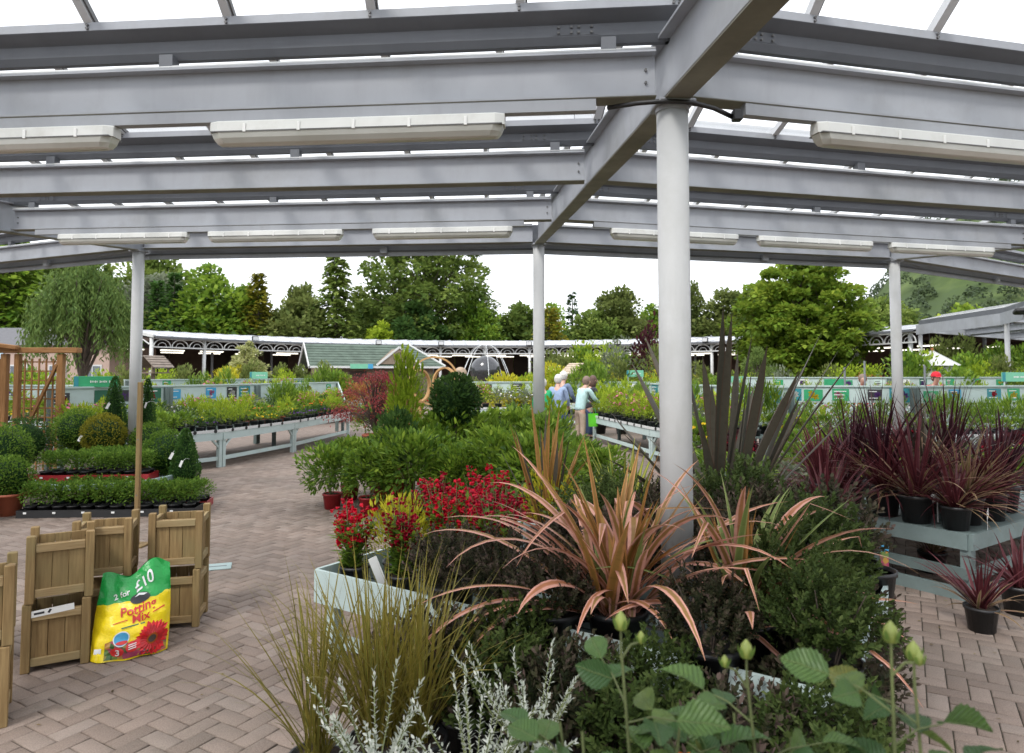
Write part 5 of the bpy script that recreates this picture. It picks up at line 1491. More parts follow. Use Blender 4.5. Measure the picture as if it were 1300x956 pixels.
# ---------------------------------------------------------------- topiary group
def topiary(kind, label, loc, r, h, leaf='box', seed=1, pot='terracotta', n=2600, L=.03, W=.02, pr=None, group=None, stem=0):
    o = thing('topiary', label, 'topiary', loc, 0, group); g = rng(seed)
    ph = .24 if pot else .02; pr = pr or r * .7
    if pot:
        obj('pot', pot_mesh(pr, ph + .02, 22), M[pot], o); MB().disc((0, 0, ph * .97), pr * .9, 14).build('soil', M['soil'], o)
    d = rdir(g, n)
    if kind == 'ball':
        rr = (.80 + .22 * g.random(n)) * lump(d, g, 18, .13, 12)
        P = d * rr[:, None] * r + np.array([0, 0, ph + stem + r * .92]); core = MB().lathe([(r * .8 * math.sin(a), ph + stem + r * .92 - r * .8 * math.cos(a)) for a in np.linspace(0, math.pi, 10)], 14)
    else:
        u = g.random(n) ** (1.25 if kind == 'cone' else 1); a = g.random(n) * 6.283
        pf = np.clip((1 - u) ** .62 * (.55 + .45 * np.minimum(1, (u + .12) * 3)), .03, 1)
        if kind == 'spiral': pf = pf * (.72 + .28 * np.abs(np.sin(u * 9 + a * .5)))
        rr = r * pf * (.82 + .22 * g.random(n))
        P = np.stack([np.cos(a) * rr, np.sin(a) * rr, ph + u * h], 1); d = nrm(np.stack([np.cos(a), np.sin(a), .35 + 0 * a], 1))
        core = MB().lathe([(r * .75 * max(.02, (1 - q) ** .62 * (.55 + .45 * min(1, (q + .12) * 3))), ph + q * h * .95) for q in np.linspace(0, 1, 9)], 12)
    core.build('inner_growth', M['leaf_dark'], o, True)
    if stem: MB().tube([(0, 0, ph * .8), (0, 0, ph + stem + .1)], .02, 8).build('stem', M['bark'], o)
    tint = .42 + g.normal(0, .2, n) + .10 * d[:, 2]
    obj('foliage', leaf_mesh('foliage', P, d + rdir(g, n) * .8 + np.array([0, 0, .3]), rdir(g, n) * .5 + d, L * g.uniform(.7, 1.2, n), W, tint), M['leaf_' + leaf], o)
    return o
def ztop(z): return z
tier = thing('round_staging', 'low round pale mint staging tier under the small box plants', 'staging', (-5.35, 9.15, 0))
MB().lathe([(0, .30), (.85, .30), (.85, .36), (.80, .36), (.80, .32), (0, .32)], 32).build('tray', M['mint'], tier)
for i in range(6):
    a = i * 1.047; MB().box((.6 * math.cos(a), .6 * math.sin(a), .15), (.06, .06, .3), a).build('leg', M['mint_dark'], tier)
topiary('ball', 'large dark green clipped box ball beside the trellis', (-6.55, 10.35, 0), .34, 0, 'box', 101, stem=.28, n=3600)
topiary('ball', 'yellow green clipped box ball in the middle of the topiary group', (-5.98, 10.05, 0), .29, 0, 'gold', 102, stem=.32, n=3200)
topiary('cone', 'tall clipped green cone with white tag, behind the yellow ball', (-6.15, 10.6, 0), .26, 1.42, 'cypress', 103, n=3600)
topiary('cone', 'tall narrow clipped cone against the pale post', (-5.72, 10.75, 0), .19, 1.38, 'cypress', 104, n=2800)
topiary('ball', 'mid green clipped ball beside the stake', (-5.45, 10.4, 0), .32, 0, 'box', 105, stem=.12, n=3000)
topiary('ball', 'low bright green clipped ball beside the small cone', (-4.78, 9.55, 0), .34, 0, 'box', 106, stem=.04, n=3200)
topiary('cone', 'small clipped cone with white tags in a red pot ending the topiary group', (-4.42, 9.3, 0), .22, .72, 'cypress', 107, n=2800)
topiary('ball', 'big loose dark green clipped ball in terracotta pot by the trellis foot', (-6.6, 8.9, 0), .36, 0, 'box', 108, stem=.1, n=3200)
topiary('ball', 'rounded green shrub ball in terracotta pot, lower of two by the trellis foot', (-6.1, 8.35, 0), .24, 0, 'box', 109, n=2400)
topiary('ball', 'dark green ball at the back of the topiary group', (-6.9, 9.7, 0), .33, 0, 'dark', 110, stem=.2, n=2600)
po = thing('plant_pot', 'empty wide terracotta coloured pot by the trellis foot', 'pot', (-6.25, 7.95, 0)); obj('pot', pot_mesh(.22, .3, 24), M['terracotta'], po); MB().disc((0, 0, .24), .19, 18).build('soil', M['soil'], po)
# trays of young box plants
def hedge_tray(label, x, y, z, rz, n, seed, trm, ph=.26):
    o = thing('plant_tray', label, 'plant tray', (x, y, z), rz, 'trays of young box plants'); g = rng(seed)
    MB().box((0, 0, .01), (n * .17, .34, .02)).build('tray_base', M[trm], o)
    for sx, sy, dx, dy in ((0, -.17, n * .17, .012), (0, .17, n * .17, .012), (-n * .085, 0, .012, .35), (n * .085, 0, .012, .35)):
        MB().box((sx, sy, .045), (dx, dy, .09)).build('tray_side', M[trm], o)
    for i in range(n):
        for j in range(2):
            x_, y_ = (i - (n - 1) / 2) * .165, (j - .5) * .16
            q = obj('pot', PM_small, None, o); q.location = (x_, y_, .02)
            me = SH_small[g.integers(3)]
            f = obj('young_plant', me, None, o); f.location = (x_, y_, .12); f.rotation_euler.z = g.random() * 6; f.scale = (1, 1, ph / .26); f['kind'] = 'stuff'
        if i % 2 == 0:
            MB().box(((i - (n - 1) / 2) * .165, -.182, .06), (.035, .004, .022)).build('price_tag', M['tag'], o)
PM_small = pot_mesh(.072, .11); PM_small.materials.append(M['black'])
SH_small = [shrub_mesh('young_plant', 120 + i, .115, .115, .15, 340, .035, .02, amp=.3, inner=.2) for i in range(3)]
for m_ in SH_small: m_.materials.append(M['leaf_box'])
hedge_tray('black tray of young box plants on the paving, nearest the trellis', -5.35, 8.35, 0, R(4), 6, 1, 'black')
hedge_tray('black tray of young box plants on the paving, in front of the stake', -4.35, 8.42, 0, R(7), 6, 2, 'black')
hedge_tray('black tray of young box plants behind the front trays', -5.2, 8.78, 0, R(4), 5, 8, 'black')
hedge_tray('red tray of young box plants on the round tier, trellis side', -5.75, 8.95, .322, R(3), 4, 3, 'redpot', .24)
hedge_tray('red tray of young box plants on the round tier, stake side', -5.05, 9.0, .322, R(8), 4, 4, 'redpot', .24)
hedge_tray('red tray of young box plants on the paving beside the small cone', -4.15, 8.85, 0, R(12), 3, 5, 'redpot', .2)
hedge_tray('red tray of young box plants at the back of the round tier', -5.4, 9.4, .322, R(8), 4, 6, 'redpot', .24)
# white plant tags on the topiary
for i, (x, y, z, rz) in enumerate([(-4.5, 9.08, .62, .3), (-4.36, 9.06, .52, -.2), (-6.1, 10.34, 1.22, .6), (-5.66, 10.58, 1.22, -.4), (-6.2, 9.85, .78, .2)]):
    o = thing('plant_label', 'white plastic plant label hanging on the clipped topiary', 'label', (x, y, z), rz, 'white labels on the topiary')
    MB().box((0, 0, 0), (.035, .003, .09), M=Matrix.Rotation(R(25), 3, 'Y')).build('card', M['tag'], o)
    MB().tube([(.015, .0, .03), (.02, .06, .06), (.02, .14, .05)], .002, 4).build('tie', M['tag'], o)

# ---------------------------------------------------------------- middle island of evergreen shrubs
def bigshrub(label, leaf, rx, rz, n, L, W, seed, pot=(.15, .24), potm='redpot', **kw):
    return proto('evergreen_shrub', label, leaf, rx, rz, n, L, W, seed, pot=pot, potm=potm, cat='shrub', group='evergreen shrubs of the middle island', **kw)
E1 = bigshrub('glossy green leaved evergreen shrub in red pot on the middle island', 'mid', .42, .36, 1500, .095, .042, 131, amp=.45, up=.35, fold=.2, inner=.35)
E2 = bigshrub('glossy green leaved evergreen shrub in red pot on the middle island', 'mid', .38, .40, 1500, .095, .040, 132, amp=.5, up=.4, fold=.2, inner=.35)
E3 = bigshrub('dense darker green evergreen shrub in red pot on the middle island', 'mid', .40, .36, 1600, .08, .036, 133, amp=.4, up=.4, fold=.2, inner=.35)
gi = random.Random(5)
isl = [(-2.28, 8.75), (-1.75, 8.45), (-1.2, 8.3), (-.65, 8.2), (-.1, 8.15), (-2.2, 9.35), (-1.7, 9.1), (-1.05, 9.0), (-.5, 8.9), (.1, 8.85), (.65, 8.75), (-1.95, 9.95), (-.9, 9.65), (-.2, 9.6), (.4, 9.5), (.95, 9.3), (-.5, 10.3), (.2, 10.3), (.55, 8.0), (1.05, 8.35), (.25, 7.6)]
for i, (x, y) in enumerate(isl):
    s = gi.uniform(.9, 1.08) * (.80 if x > .4 else 1) * (1.22 if y > 9.2 and -1.2 < x < .6 else 1) * (.80 if x < -1.6 else 1)
    copy_tree([E1, E2, E1, E3, E2][i % 5], (x, y, 0), gi.random() * 6.28, s)
o = potted('bay_shrub', 'tall upright bay with fresh yellow green top on the middle island', 'lime', .25, .52, 900, .085, .036, 141, pot=(.17, .28), potm='redpot', cat='shrub', loc=(-1.5, 9.55, 0), up=1.0, amp=.35)
o.scale = (1, 1, 1.5)
o = potted('bay_shrub', 'dark glossy bay bush standing beneath the taller bay', 'dark', .30, .34, 1300, .075, .036, 142, pot=(.17, .5), potm='redpot', cat='shrub', loc=(-1.52, 9.0, 0), up=.5, amp=.3)
topiary('ball', 'dark rounded evergreen ball on short stem on the middle island', (-.78, 9.4, 0), .33, 0, 'dark', 143, pot='redpot', stem=.82, n=2200, L=.06, W=.032)
o = potted('photinia_shrub', 'leafy bright green shrub reaching up beside the slim post', 'lime', .3, .5, 420, .11, .045, 144, pot=(.15, .28), potm='redpot', cat='shrub', loc=(.62, 10.2, 0), up=.9, amp=.6)
o = potted('yellow_flower_plant', 'yellow flowered plant on the middle island beside the dark ball', 'lime', .2, .35, 260, .08, .03, 145, pot=(.12, .5), cat='shrub', loc=(-1.05, 10.2, 0), flower='fl_yellow', nf=24, fr=.05, up=.7)

# ---------------------------------------------------------------- near rectangular display table
e1 = Vector((.83, -.56, 0)).normalized(); e2 = Vector((.56, .83, 0)).normalized(); Lc = Vector((-1.17, 4.13, 0))
TL, TW = 2.85, 1.77; ROTT = math.atan2(e1.y, e1.x)
def tp_(a, b_, z=0): return Lc + e1 * a + e2 * b_ + Vector((0, 0, z))
tb = thing('display_table', 'low pale mint trough table around the thick post, full of flax and penstemon', 'table', (0, 0, 0))
ZT = .40
for i in range(9):
    b0 = TW * (i + .05) / 9; b1 = TW * (i + .95) / 9
    if i in (3, 4):      # boards stop short of the post
        segs = ((0.02, 1.82), (2.08, TL - .02))
    else: segs = ((.02, TL - .02),)
    for s0, s1 in segs:
        MB().bar(tp_(s0, (b0 + b1) / 2, ZT - .012), tp_(s1, (b0 + b1) / 2, ZT - .012), b1 - b0, .022).build('slat', M['mint_dark'], tb)
for p, q in (((0, 0), (TL, 0)), ((0, TW), (TL, TW)), ((0, .013), (0, TW - .013)), ((TL, .013), (TL, TW - .013))):
    MB().bar(tp_(*p, ZT + .045), tp_(*q, ZT + .045), .022, .19).build('side_board', M['mint_pale'], tb)
for a in (.08, TL / 2, TL - .08):
    for b_ in (.08, TW - .08):
        MB().bar(tp_(a, b_, 0), tp_(a, b_, ZT - .03), .07, .07, up=e1).build('leg', M['mint_pale'], tb)
for b_ in (.12, TW - .12): MB().bar(tp_(.1, b_, .1), tp_(TL - .1, b_, .1), .04, .07).build('lower_rail', M['mint_pale'], tb)

# penstemons: leafy base, upright stems with red bells
def penstemon(label, p, seed, h=.5, nst=9, flower='fl_red', dens=1.0):
    o = thing('penstemon', label, 'flowering plant', p, 0, 'red penstemons on the display table'); g = rng(seed)
    obj('pot', pot_mesh(.09, .15), M['black'], o); MB().disc((0, 0, .14), .08, 12).build('soil', M['soil'], o)
    P, D, T = [], [], []; FP, FD, FT = [], [], []; b = MB()
    for i in range(nst):
        a = g.random() * 6.283; lean = g.uniform(.05, .55); hh = h * g.uniform(.72, 1.1)
        top = np.array([math.cos(a) * lean * hh, math.sin(a) * lean * hh, hh + .14]); base = np.array([math.cos(a) * .03, math.sin(a) * .03, .13])
        b.tube([base, base * .45 + top * .55 + np.array([0, 0, .03]), top], [.0035, .003, .0015], 5, False)
        for s in range(34):
            f = g.random() ** 1.2 * .72; q = base + (top - base) * f; an = g.random() * 6.283
            P.append(q); D.append((math.cos(an), math.sin(an), g.uniform(.1, .8))); T.append(.35 + g.normal(0, .15))
        for s in range(int(13 * dens)):
            f = .45 + .58 * g.random(); q = base + (top - base) * f; an = g.random() * 6.283; dd = np.array([math.cos(an), math.sin(an), g.uniform(-.5, .35)])
            FP.append(q + dd * .012); FD.append(dd); FT.append(g.random())
    n = len(P)
    b.build('stem', M['barkg'], o)
    obj('leaf', leaf_mesh('leaf', np.array(P), np.array(D), np.tile([0, 0, 1.], (n, 1)),   .085 * g.uniform(.6, 1.2, n), .024, np.array(T)), M['leaf_mid'], o)['kind'] = 'stuff'
    # bells: flared five sided cups
    V, F, TT = [], [], []
    for q, d, t_ in zip(FP, FD, FT):
        d = nrm(np.array(d)); s = nrm(np.cross(d, [0.1, .2, 1.])); u = np.cross(s, d); o_ = len(V); sz = .6 + .6 * t_
        for ln, r_ in ((0, .003), (.013, .0055), (.025, .0125)):
            for k in range(5):
                an = k * 1.2566; V.append(q + d * ln * sz + (s * math.cos(an) + u * math.sin(an)) * r_ * sz)
        for L_ in range(2):
            for k in range(5): F.append((o_ + L_*5 + k, o_ + L_*5 + (k+1) % 5, o_ + L_*5 + 5 + (k+1) % 5, o_ + L_*5 + 5 + k))
        TT += [t_] * 15
    obj('flower', np_mesh('flower', np.array(V), np.array(F), tint=np.array(TT)), M[flower], o)['kind'] = 'stuff'
penstemon('bright red penstemon in black pot at the corner of the display table', tp_(.15, .17, ZT), 151, .36, 14, 'fl_red', 1.3)
penstemon('tall crimson budded penstemon behind the yellow green foliage', tp_(.72, .75, ZT), 152, .50, 15, 'fl_crimson', 1.3)
penstemon('red penstemon with many bells in the middle of the table end', tp_(.60, .52, ZT), 153, .46, 16, 'fl_red', 1.4)
penstemon('crimson penstemon beside the dark hebes', tp_(.30, .72, ZT), 154, .48, 16, 'fl_crimson', 1.4)
penstemon('red penstemon at the back edge of the display table', tp_(.35, 1.4, ZT), 155, .46, 15, 'fl_red', 1.1)
penstemon('low red penstemon just inside the table side board', tp_(.52, .2, ZT), 156, .40, 14, 'fl_crimson', 1.2)
penstemon('crimson penstemon leaning against the hebes in the table middle', tp_(.95, .55, ZT), 159, .46, 15, 'fl_crimson', 1.3)
penstemon('tall red penstemon beside the back side board', tp_(.35, 1.08, ZT), 160, .42, 14, 'fl_red', 1.0)
potted('lime_foliage_plant', 'yellow green feathery plant between the red penstemons', 'yellow', .19, .19, 1300, .045, .011, 157, pot=(.10, .15), cat='plant', loc=tp_(.30, .40, ZT), up=1.2)
potted('lime_foliage_plant', 'second yellow green feathery plant behind the penstemons', 'yellow', .22, .2, 1300, .045, .011, 158, pot=(.10, .17), cat='plant', loc=tp_(.75, 1.5, ZT), up=1.2)
wl = thing('plant_label', 'white plastic label leaning in the pot at the table corner', 'label', tp_(.4, .12, ZT + .05), R(20))
MB().box((0, 0, .1), (.05, .003, .2), M=Matrix.Rotation(R(-22), 3, 'Y')).build('card', M['tag'], wl)

# dark hebes
def hebe_mesh(seed, r, rz, nst=250, m=20):
    g = rng(seed); d = rdir(g, nst); d[:, 2] = np.abs(d[:, 2]) * 1.05 - .22; d = nrm(d)
    P, D, T, N = [], [], [], []; rad = lump(d, g, 12, .2)
    for i in range(nst):
        tip = d[i] * rad[i] * np.array([r, r, rz]) * g.uniform(.72, 1.06); dr = nrm(d[i] * .7 + np.array([0, 0, .55]) + g.normal(0, .2, 3)); tb = g.normal(0, .1)
        sd = nrm(np.cross(dr, [.3, .9, .1])); u = np.cross(sd, dr)
        for s in range(m):
            an = s * 1.571 + (s // 2) * .4; f = s / m
            P.append(tip - dr * (.13 * (1 - f))); D.append(sd * math.cos(an) + u * math.sin(an) + dr * (.45 + f)); N.append(dr); T.append((.55 if f > .65 else .35) + tb + g.normal(0, .2))
    P = np.array(P) + np.array([0, 0, rz * .8]); k = len(P)
    return leaf_mesh('foliage', P, np.array(D), np.array(N), .026 * g.uniform(.7, 1.3, k), .014 * g.uniform(.8, 1.3, k), np.array(T), fold=.1)
HM_ = [hebe_mesh(161, .30, .27), hebe_mesh(162, .28, .29), hebe_mesh(163, .33, .26)]
for i, m_ in enumerate(HM_): m_.materials.append(M['leaf_hebe'] if i != 1 else M['leaf_hebeg'])
HST = stems_mesh(165, 16, .42, .22, .005); HST.materials.append(M['bark'])
HP = pot_mesh(.13, .2); HP.materials.append(M['black'])
def hebe(label, p, i, s=1, rz=0):
    o = thing('hebe', label, 'shrub', p, rz, 'dark hebes around the display table')
    q = obj('pot', HP, None, o); f = obj('foliage', HM_[i], None, o); f.location.z = .14; f.scale = (s, s, s)
    w_ = obj('stem', HST, None, o); w_.location.z = .12; w_.scale = (s, s, s)
hl = 'dark purplish small leaved hebe in black pot '
for i, (a, b_, z, s) in enumerate([(1.5, .55, ZT, 1.0), (1.35, 1.05, ZT, 1.1), (1.75, 1.25, ZT, 1.15), (2.25, 1.3, ZT, 1.2), (2.6, 1.0, ZT, 1.1), (2.5, 1.5, ZT, 1.25), (2.05, .95, ZT, 1.0), (2.6, .5, ZT, 1.0), (1.3, .1, ZT, .9), (1.55, 1.6, ZT, 1.05), (2.05, 1.62, ZT, 1.25), (1.62, .05, ZT, .8), (2.35, .05, ZT, .8), (2.78, .15, ZT, .9), (.95, .1, ZT, .8)]):
    hebe(hl + 'on the display table', tp_(a, b_, z), i % 3, s, i * 1.3)
for i, (x, y) in enumerate([(1.18, 2.72), (1.0, 2.25), (1.40, 3.15), (.78, 2.4), (.52, 2.62), (1.62, 3.6), (.25, 2.82), (-.02, 3.02), (-.36, 3.22), (-.18, 3.1), (.86, 1.85), (.58, 1.98)]):
    hebe(hl + 'on the paving before the table', (x, y, 0), i % 3, 1.12, i * 2.1)
pk = thing('plant_label', 'blue topped picture label standing in a black pot by the hebes', 'label', (2.15, 4.0, ZT + .05), R(8))
MB().box((0, 0, .16), (.055, .003, .20)).build('card', M['bloom'], pk); MB().box((0, -.002, .245), (.055, .003, .035)).build('header', M['p_blue'], pk)
MB().box((0, 0, .03), (.012, .003, .12)).build('spike', M['p_white'], pk)
HEBE_POT = thing('plant_pot', 'large plain black pot at the corner of the display table', 'pot', tp_(2.78, 1.62, ZT)); obj('pot', pot_mesh(.12, .2), M['black'], HEBE_POT)
MB().disc((0, 0, .18), .11, 14).build('soil', M['soil'], HEBE_POT)

# flax (phormium)
M['flax_pink'] = mat_strap('flax_pink', (.36, .15, .075), (.60, .31, .245), (.25, .15, .05), edge_w=.45)
M['flax_bronze'] = mat_strap('flax_bronze', (.070, .066, .050), (.10, .06, .042), (.10, .088, .065), trans=.12, edge_w=.85)
M['flax_yellow'] = mat_strap('flax_yellow', (.38, .36, .06), (.12, .19, .04), (.48, .42, .10), edge_w=.5)
M['flax_orange'] = mat_strap('flax_orange', (.20, .11, .03), (.42, .20, .07), (.33, .19, .05))
M['flax_green'] = mat_strap('flax_green', (.13, .19, .05), (.30, .32, .12), (.20, .25, .08), edge_w=.7)
M['cord_red'] = mat_strap('cord_red', (.058, .014, .020), (.125, .032, .036), (.095, .022, .028), trans=.25)
M['cord_dark'] = mat_strap('cord_dark', (.030, .010, .016), (.055, .015, .022), (.045, .014, .02))
M['cord_pink'] = mat_strap('cord_pink', (.14, .10, .05), (.36, .22, .16), (.20, .16, .06), trans=.25)
M['sedge'] = mat_strap('sedge', (.19, .165, .028), (.26, .20, .045), (.11, .125, .024), trans=.25)
def strap_plant(name, label, p, parts, pot=(.13, .2), cat='plant', group=None, pm='black'):
    o = thing(name, label, cat, p, 0, group)
    obj('pot', pot_mesh(*pot), M[pm], o); MB().disc((0, 0, pot[1] * .92), pot[0] * .9, 14).build('soil', M['soil'], o)
    for nm, me, mt in parts:
        for m_ in (me if isinstance(me, list) else [me]):
            q = obj(nm, m_, M[mt], o); q.location.z = pot[1] * .85
            if not isinstance(me, list): q['kind'] = 'stuff'
    return o
strap_plant('flax', 'big pink and orange striped flax with arching bent leaves on display table', tp_(1.86, .22, ZT), [
    ('leaf', strap_mesh('leaf', 171, 56, 1.06, .050, (.18, 1.25), 1.25, 14, .10, .45, kink=.33, tip=.6, split=True), 'flax_pink'),
    ('leaf', strap_mesh('leaf', 172, 22, .90, .044, (.08, .75), .45, 12, .07, .35, split=True, kink=.1), 'flax_orange'),
    ('leaf', strap_mesh('leaf', 173, 14, .74, .038, (.1, .8), .5, 12, .06, .35, split=True), 'flax_green')], (.14, .2))
strap_plant('flax', 'second pink edged flax, greener, on the post side of the big one', tp_(2.38, .42, ZT), [
    ('leaf', strap_mesh('leaf', 174, 24, .98, .046, (.15, 1.35), 1.1, 14, .07, .35, kink=.3, tip=.6, split=True), 'flax_pink'),
    ('leaf', strap_mesh('leaf', 175, 16, .80, .036, (.05, 1.0), .8, 12, .06, .35, split=True), 'flax_green'),
    ('leaf', strap_mesh('leaf', 184, 8, .72, .042, (.05, .5), .3, 12, .06, .35, split=True), 'flax_orange')], (.14, .2))
strap_plant('flax', 'orange bronze flax with upright leaves behind the penstemons', tp_(.72, 1.45, ZT), [
    ('leaf', strap_mesh('leaf', 176, 13, 1.0, .040, (.05, .55), .3, 10, .06, .35, split=True), 'flax_orange'),
    ('leaf', strap_mesh('leaf', 177, 7, .9, .036, (.05, .45), .2, 10, .06, .3, split=True), 'flax_bronze')], (.13, .2))
strap_plant('flax', 'yellow striped flax standing behind the thick post', tp_(1.33, 1.5, ZT), [
    ('leaf', strap_mesh('leaf', 178, 26, .80, .034, (.05, .7), .45, 10, .06, .35, split=True), 'flax_yellow')], (.13, .2))
strap_plant('flax', 'tall dark bronze flax with broad leaves, one folded sideways', (1.50, 4.85, 0), [
    ('leaf', strap_mesh('leaf', 179, 24, 1.80, .066, (.04, .72), .14, 12, .09, .36, vee=.3, tip=.74, split=True), 'flax_bronze'),
    ('leaf', strap_mesh('leaf', 180, 8, 1.25, .065, (.3, .9), .4, 12, .06, .3, kink=.6, split=True), 'flax_bronze')], (.2, .55))

# bronze sedges, silver foliage and roses at the front
strap_plant('sedge_grass', 'tuft of olive bronze sedge with fine leaves beside the table board', (-.52, 2.75, 0), [('blade', strap_mesh('blade', 181, 170, .86, .0090, (.02, .75), .62, 8, .06, .4, vee=.1), 'sedge')], (.12, .28))
strap_plant('sedge_grass', 'second olive bronze sedge, leaning over the paving', (-.76, 2.74, 0), [('blade', strap_mesh('blade', 182, 90, .84, .0090, (.02, .7), .6, 8, .05, .4, vee=.1), 'sedge')], (.11, .22))
strap_plant('sedge_grass', 'third olive bronze sedge, between table and silver leaved plants', (-.38, 2.80, 0), [('blade', strap_mesh('blade', 183, 110, .84, .0090, (.02, .7), .6, 8, .05, .4, vee=.1), 'sedge')], (.12, .26))
def silver(label, p, seed):
    o = thing('silver_plant', label, 'plant', p, 0, 'silver leaved plants at the front'); g = rng(seed)
    obj('pot', pot_mesh(.11, .2), M['black'], o); MB().disc((0, 0, .18), .1, 12).build('soil', M['soil'], o)
    P, D, T, N = [], [], [], []; b = MB()
    for i in range(20):
        a = g.random() * 6.283; ln = g.uniform(.10, .27); h = g.uniform(.12, .30)
        tip = np.array([math.cos(a) * ln, math.sin(a) * ln, .2 + h]); b0 = np.array([0, 0, .18])
        b.tube([b0, (b0 + tip) / 2 + np.array([0, 0, -.02]), tip], [.004, .003, .002], 4, False)
        dr = nrm(tip - b0)
        for s in range(30):
            f = .35 + .7 * s / 30; an = s * 2.4; sd = nrm(np.cross(dr, [.1, .3, 1])); u = np.cross(sd, dr)
            P.append(b0 + (tip - b0) * f); D.append((sd * math.cos(an) + u * math.sin(an)) + dr * (.5 + (f > .85) * 1.2)); N.append(dr); T.append(g.normal(.5, .2))
    n = len(P); b.build('stem', M['barkg'], o)
    obj('leaf', leaf_mesh('leaf', np.array(P), np.array(D), np.array(N), .024 * g.uniform(.6, 1.2, n), .009, np.array(T)), M['leaf_silver'], o)['kind'] = 'stuff'
for i, (x, y) in enumerate([(-.44, 2.28), (-.12, 2.22), (.06, 2.4)]):
    silver('white leaved senecio in black pot on the low shelf, ' + ('beside the sedges', 'in the middle', 'beside the hebes')[i], (x, y, .20), 190 + i)
sh = thing('low_shelf', 'low weathered mint shelf carrying the silver leaved plants', 'shelf', (-.25, 2.25, 0))
for i in range(4): MB().box((0, -.2 + i * .135, .185), (1.1, .12, .028)).build('slat', M['mint_dark'], sh)
for sx in (-1, 1):
    for sy in (-1, 1): MB().box((sx * .48, sy * .18, .085), (.06, .06, .171)).build('leg', M['mint_dark'], sh)

M['bud'] = mat_plain('rose_bud', (.20, .24, .05), .5, .2, 40)
def rose_leaf(seed):
    """one broad leaf along +x, unit long, with midrib fold and toothed edge"""
    g = rng(seed); g0, g1 = g.uniform(0, .35), g.uniform(0, .25); prof = [(0, 0)] + [(q, (.37 * math.sin(math.pi * q ** .82) ** .8) * (1 + (.07 if i % 2 else -.07))) for i, q in enumerate(np.linspace(.05, .95, 16))] + [(1, 0)]
    V = []
    for a, w in prof:
        for sg in (-1, -.5, 0, .5, 1):
            V.append((a, w * sg, abs(sg) * w * (.22 + g0) - (.12 + g1) * a * a + .014 * math.sin(a * 14 + sg * 3)))
    F = [(r_ * 5 + c, r_ * 5 + c + 1, r_ * 5 + c + 6, r_ * 5 + c + 5) for r_ in range(len(prof) - 1) for c in range(4)]
    return np_mesh('leaf', np.array(V), np.array(F), tint=np.full(len(V), g.uniform(.2, .75)), smooth=True)
RLM = [rose_leaf(i) for i in range(6)]
t = NT('rose_leaf'); ob = t.obj(); sp = t.n('ShaderNodeSeparateXYZ'); t.l(ob, sp.inputs[0])
ay = t.math('ABSOLUTE', sp.outputs[1])
vein = t.math('PINGPONG', t.math('SUBTRACT', sp.outputs[0], t.math('MULTIPLY', ay, .75)), .055)
vf = t.ramp(vein, [(.0, (.8, .8, .8)), (.02, (0, 0, 0))]); mf = t.ramp(ay, [(.006, (1, 1, 1)), (.022, (0, 0, 0))])
base = t.ramp(t.math('FRACT', t.math('ADD', t.attr('tint'), t.rnd())), [(0, (.028, .075, .022)), (.4, (.060, .130, .034)), (.75, (.105, .18, .04)), (1, (.20, .20, .05))])
base = t.mix(t.ramp(t.noise(4, 5, ob), [(.4, (0, 0, 0)), (.75, (.6, .6, .6))]), base, (.05, .10, .035))
base = t.mix(t.math('MULTIPLY', vf, .45), base, (.16, .24, .09)); base = t.mix(t.math('MULTIPLY', mf, .6), base, (.22, .28, .11))
bs = t.bsdf(base, .38, 0, .35, bump=t.math('ADD', vf, mf), bstr=.6, bdist=.02)
tl = t.n('ShaderNodeBsdfTranslucent'); t.l(base, tl.inputs[0]); mx = t.n('ShaderNodeMixShader'); mx.inputs[0].default_value = .28
t.l(bs, mx.inputs[1]); t.l(tl.outputs[0], mx.inputs[2]); M['rose_leaf'] = t.done(mx.outputs[0])
for m_ in RLM: m_.materials.append(M['rose_leaf'])
BUDM = []
for r_ in (.0105, .0065):
    m_ = MB().lathe([(.001, -.004), (r_ * .9, 0), (r_ * 1.05, r_ * .9), (r_ * .8, r_ * 1.9), (.0005, r_ * 2.8)], 10).mesh('bud', True); m_.materials.append(M['bud']); BUDM.append(m_)
SEPM = leaf_mesh('sepal', np.array([(math.cos(a) * .008, math.sin(a) * .008, -.002) for a in np.arange(5) * 1.2566]), np.array([(math.cos(a) * .3, math.sin(a) * .3, 1) for a in np.arange(5) * 1.2566]), np.array([(math.cos(a), math.sin(a), .2) for a in np.arange(5) * 1.2566]), .022, .008, np.full(5, .8)); SEPM.materials.append(M['leaf_rose'])
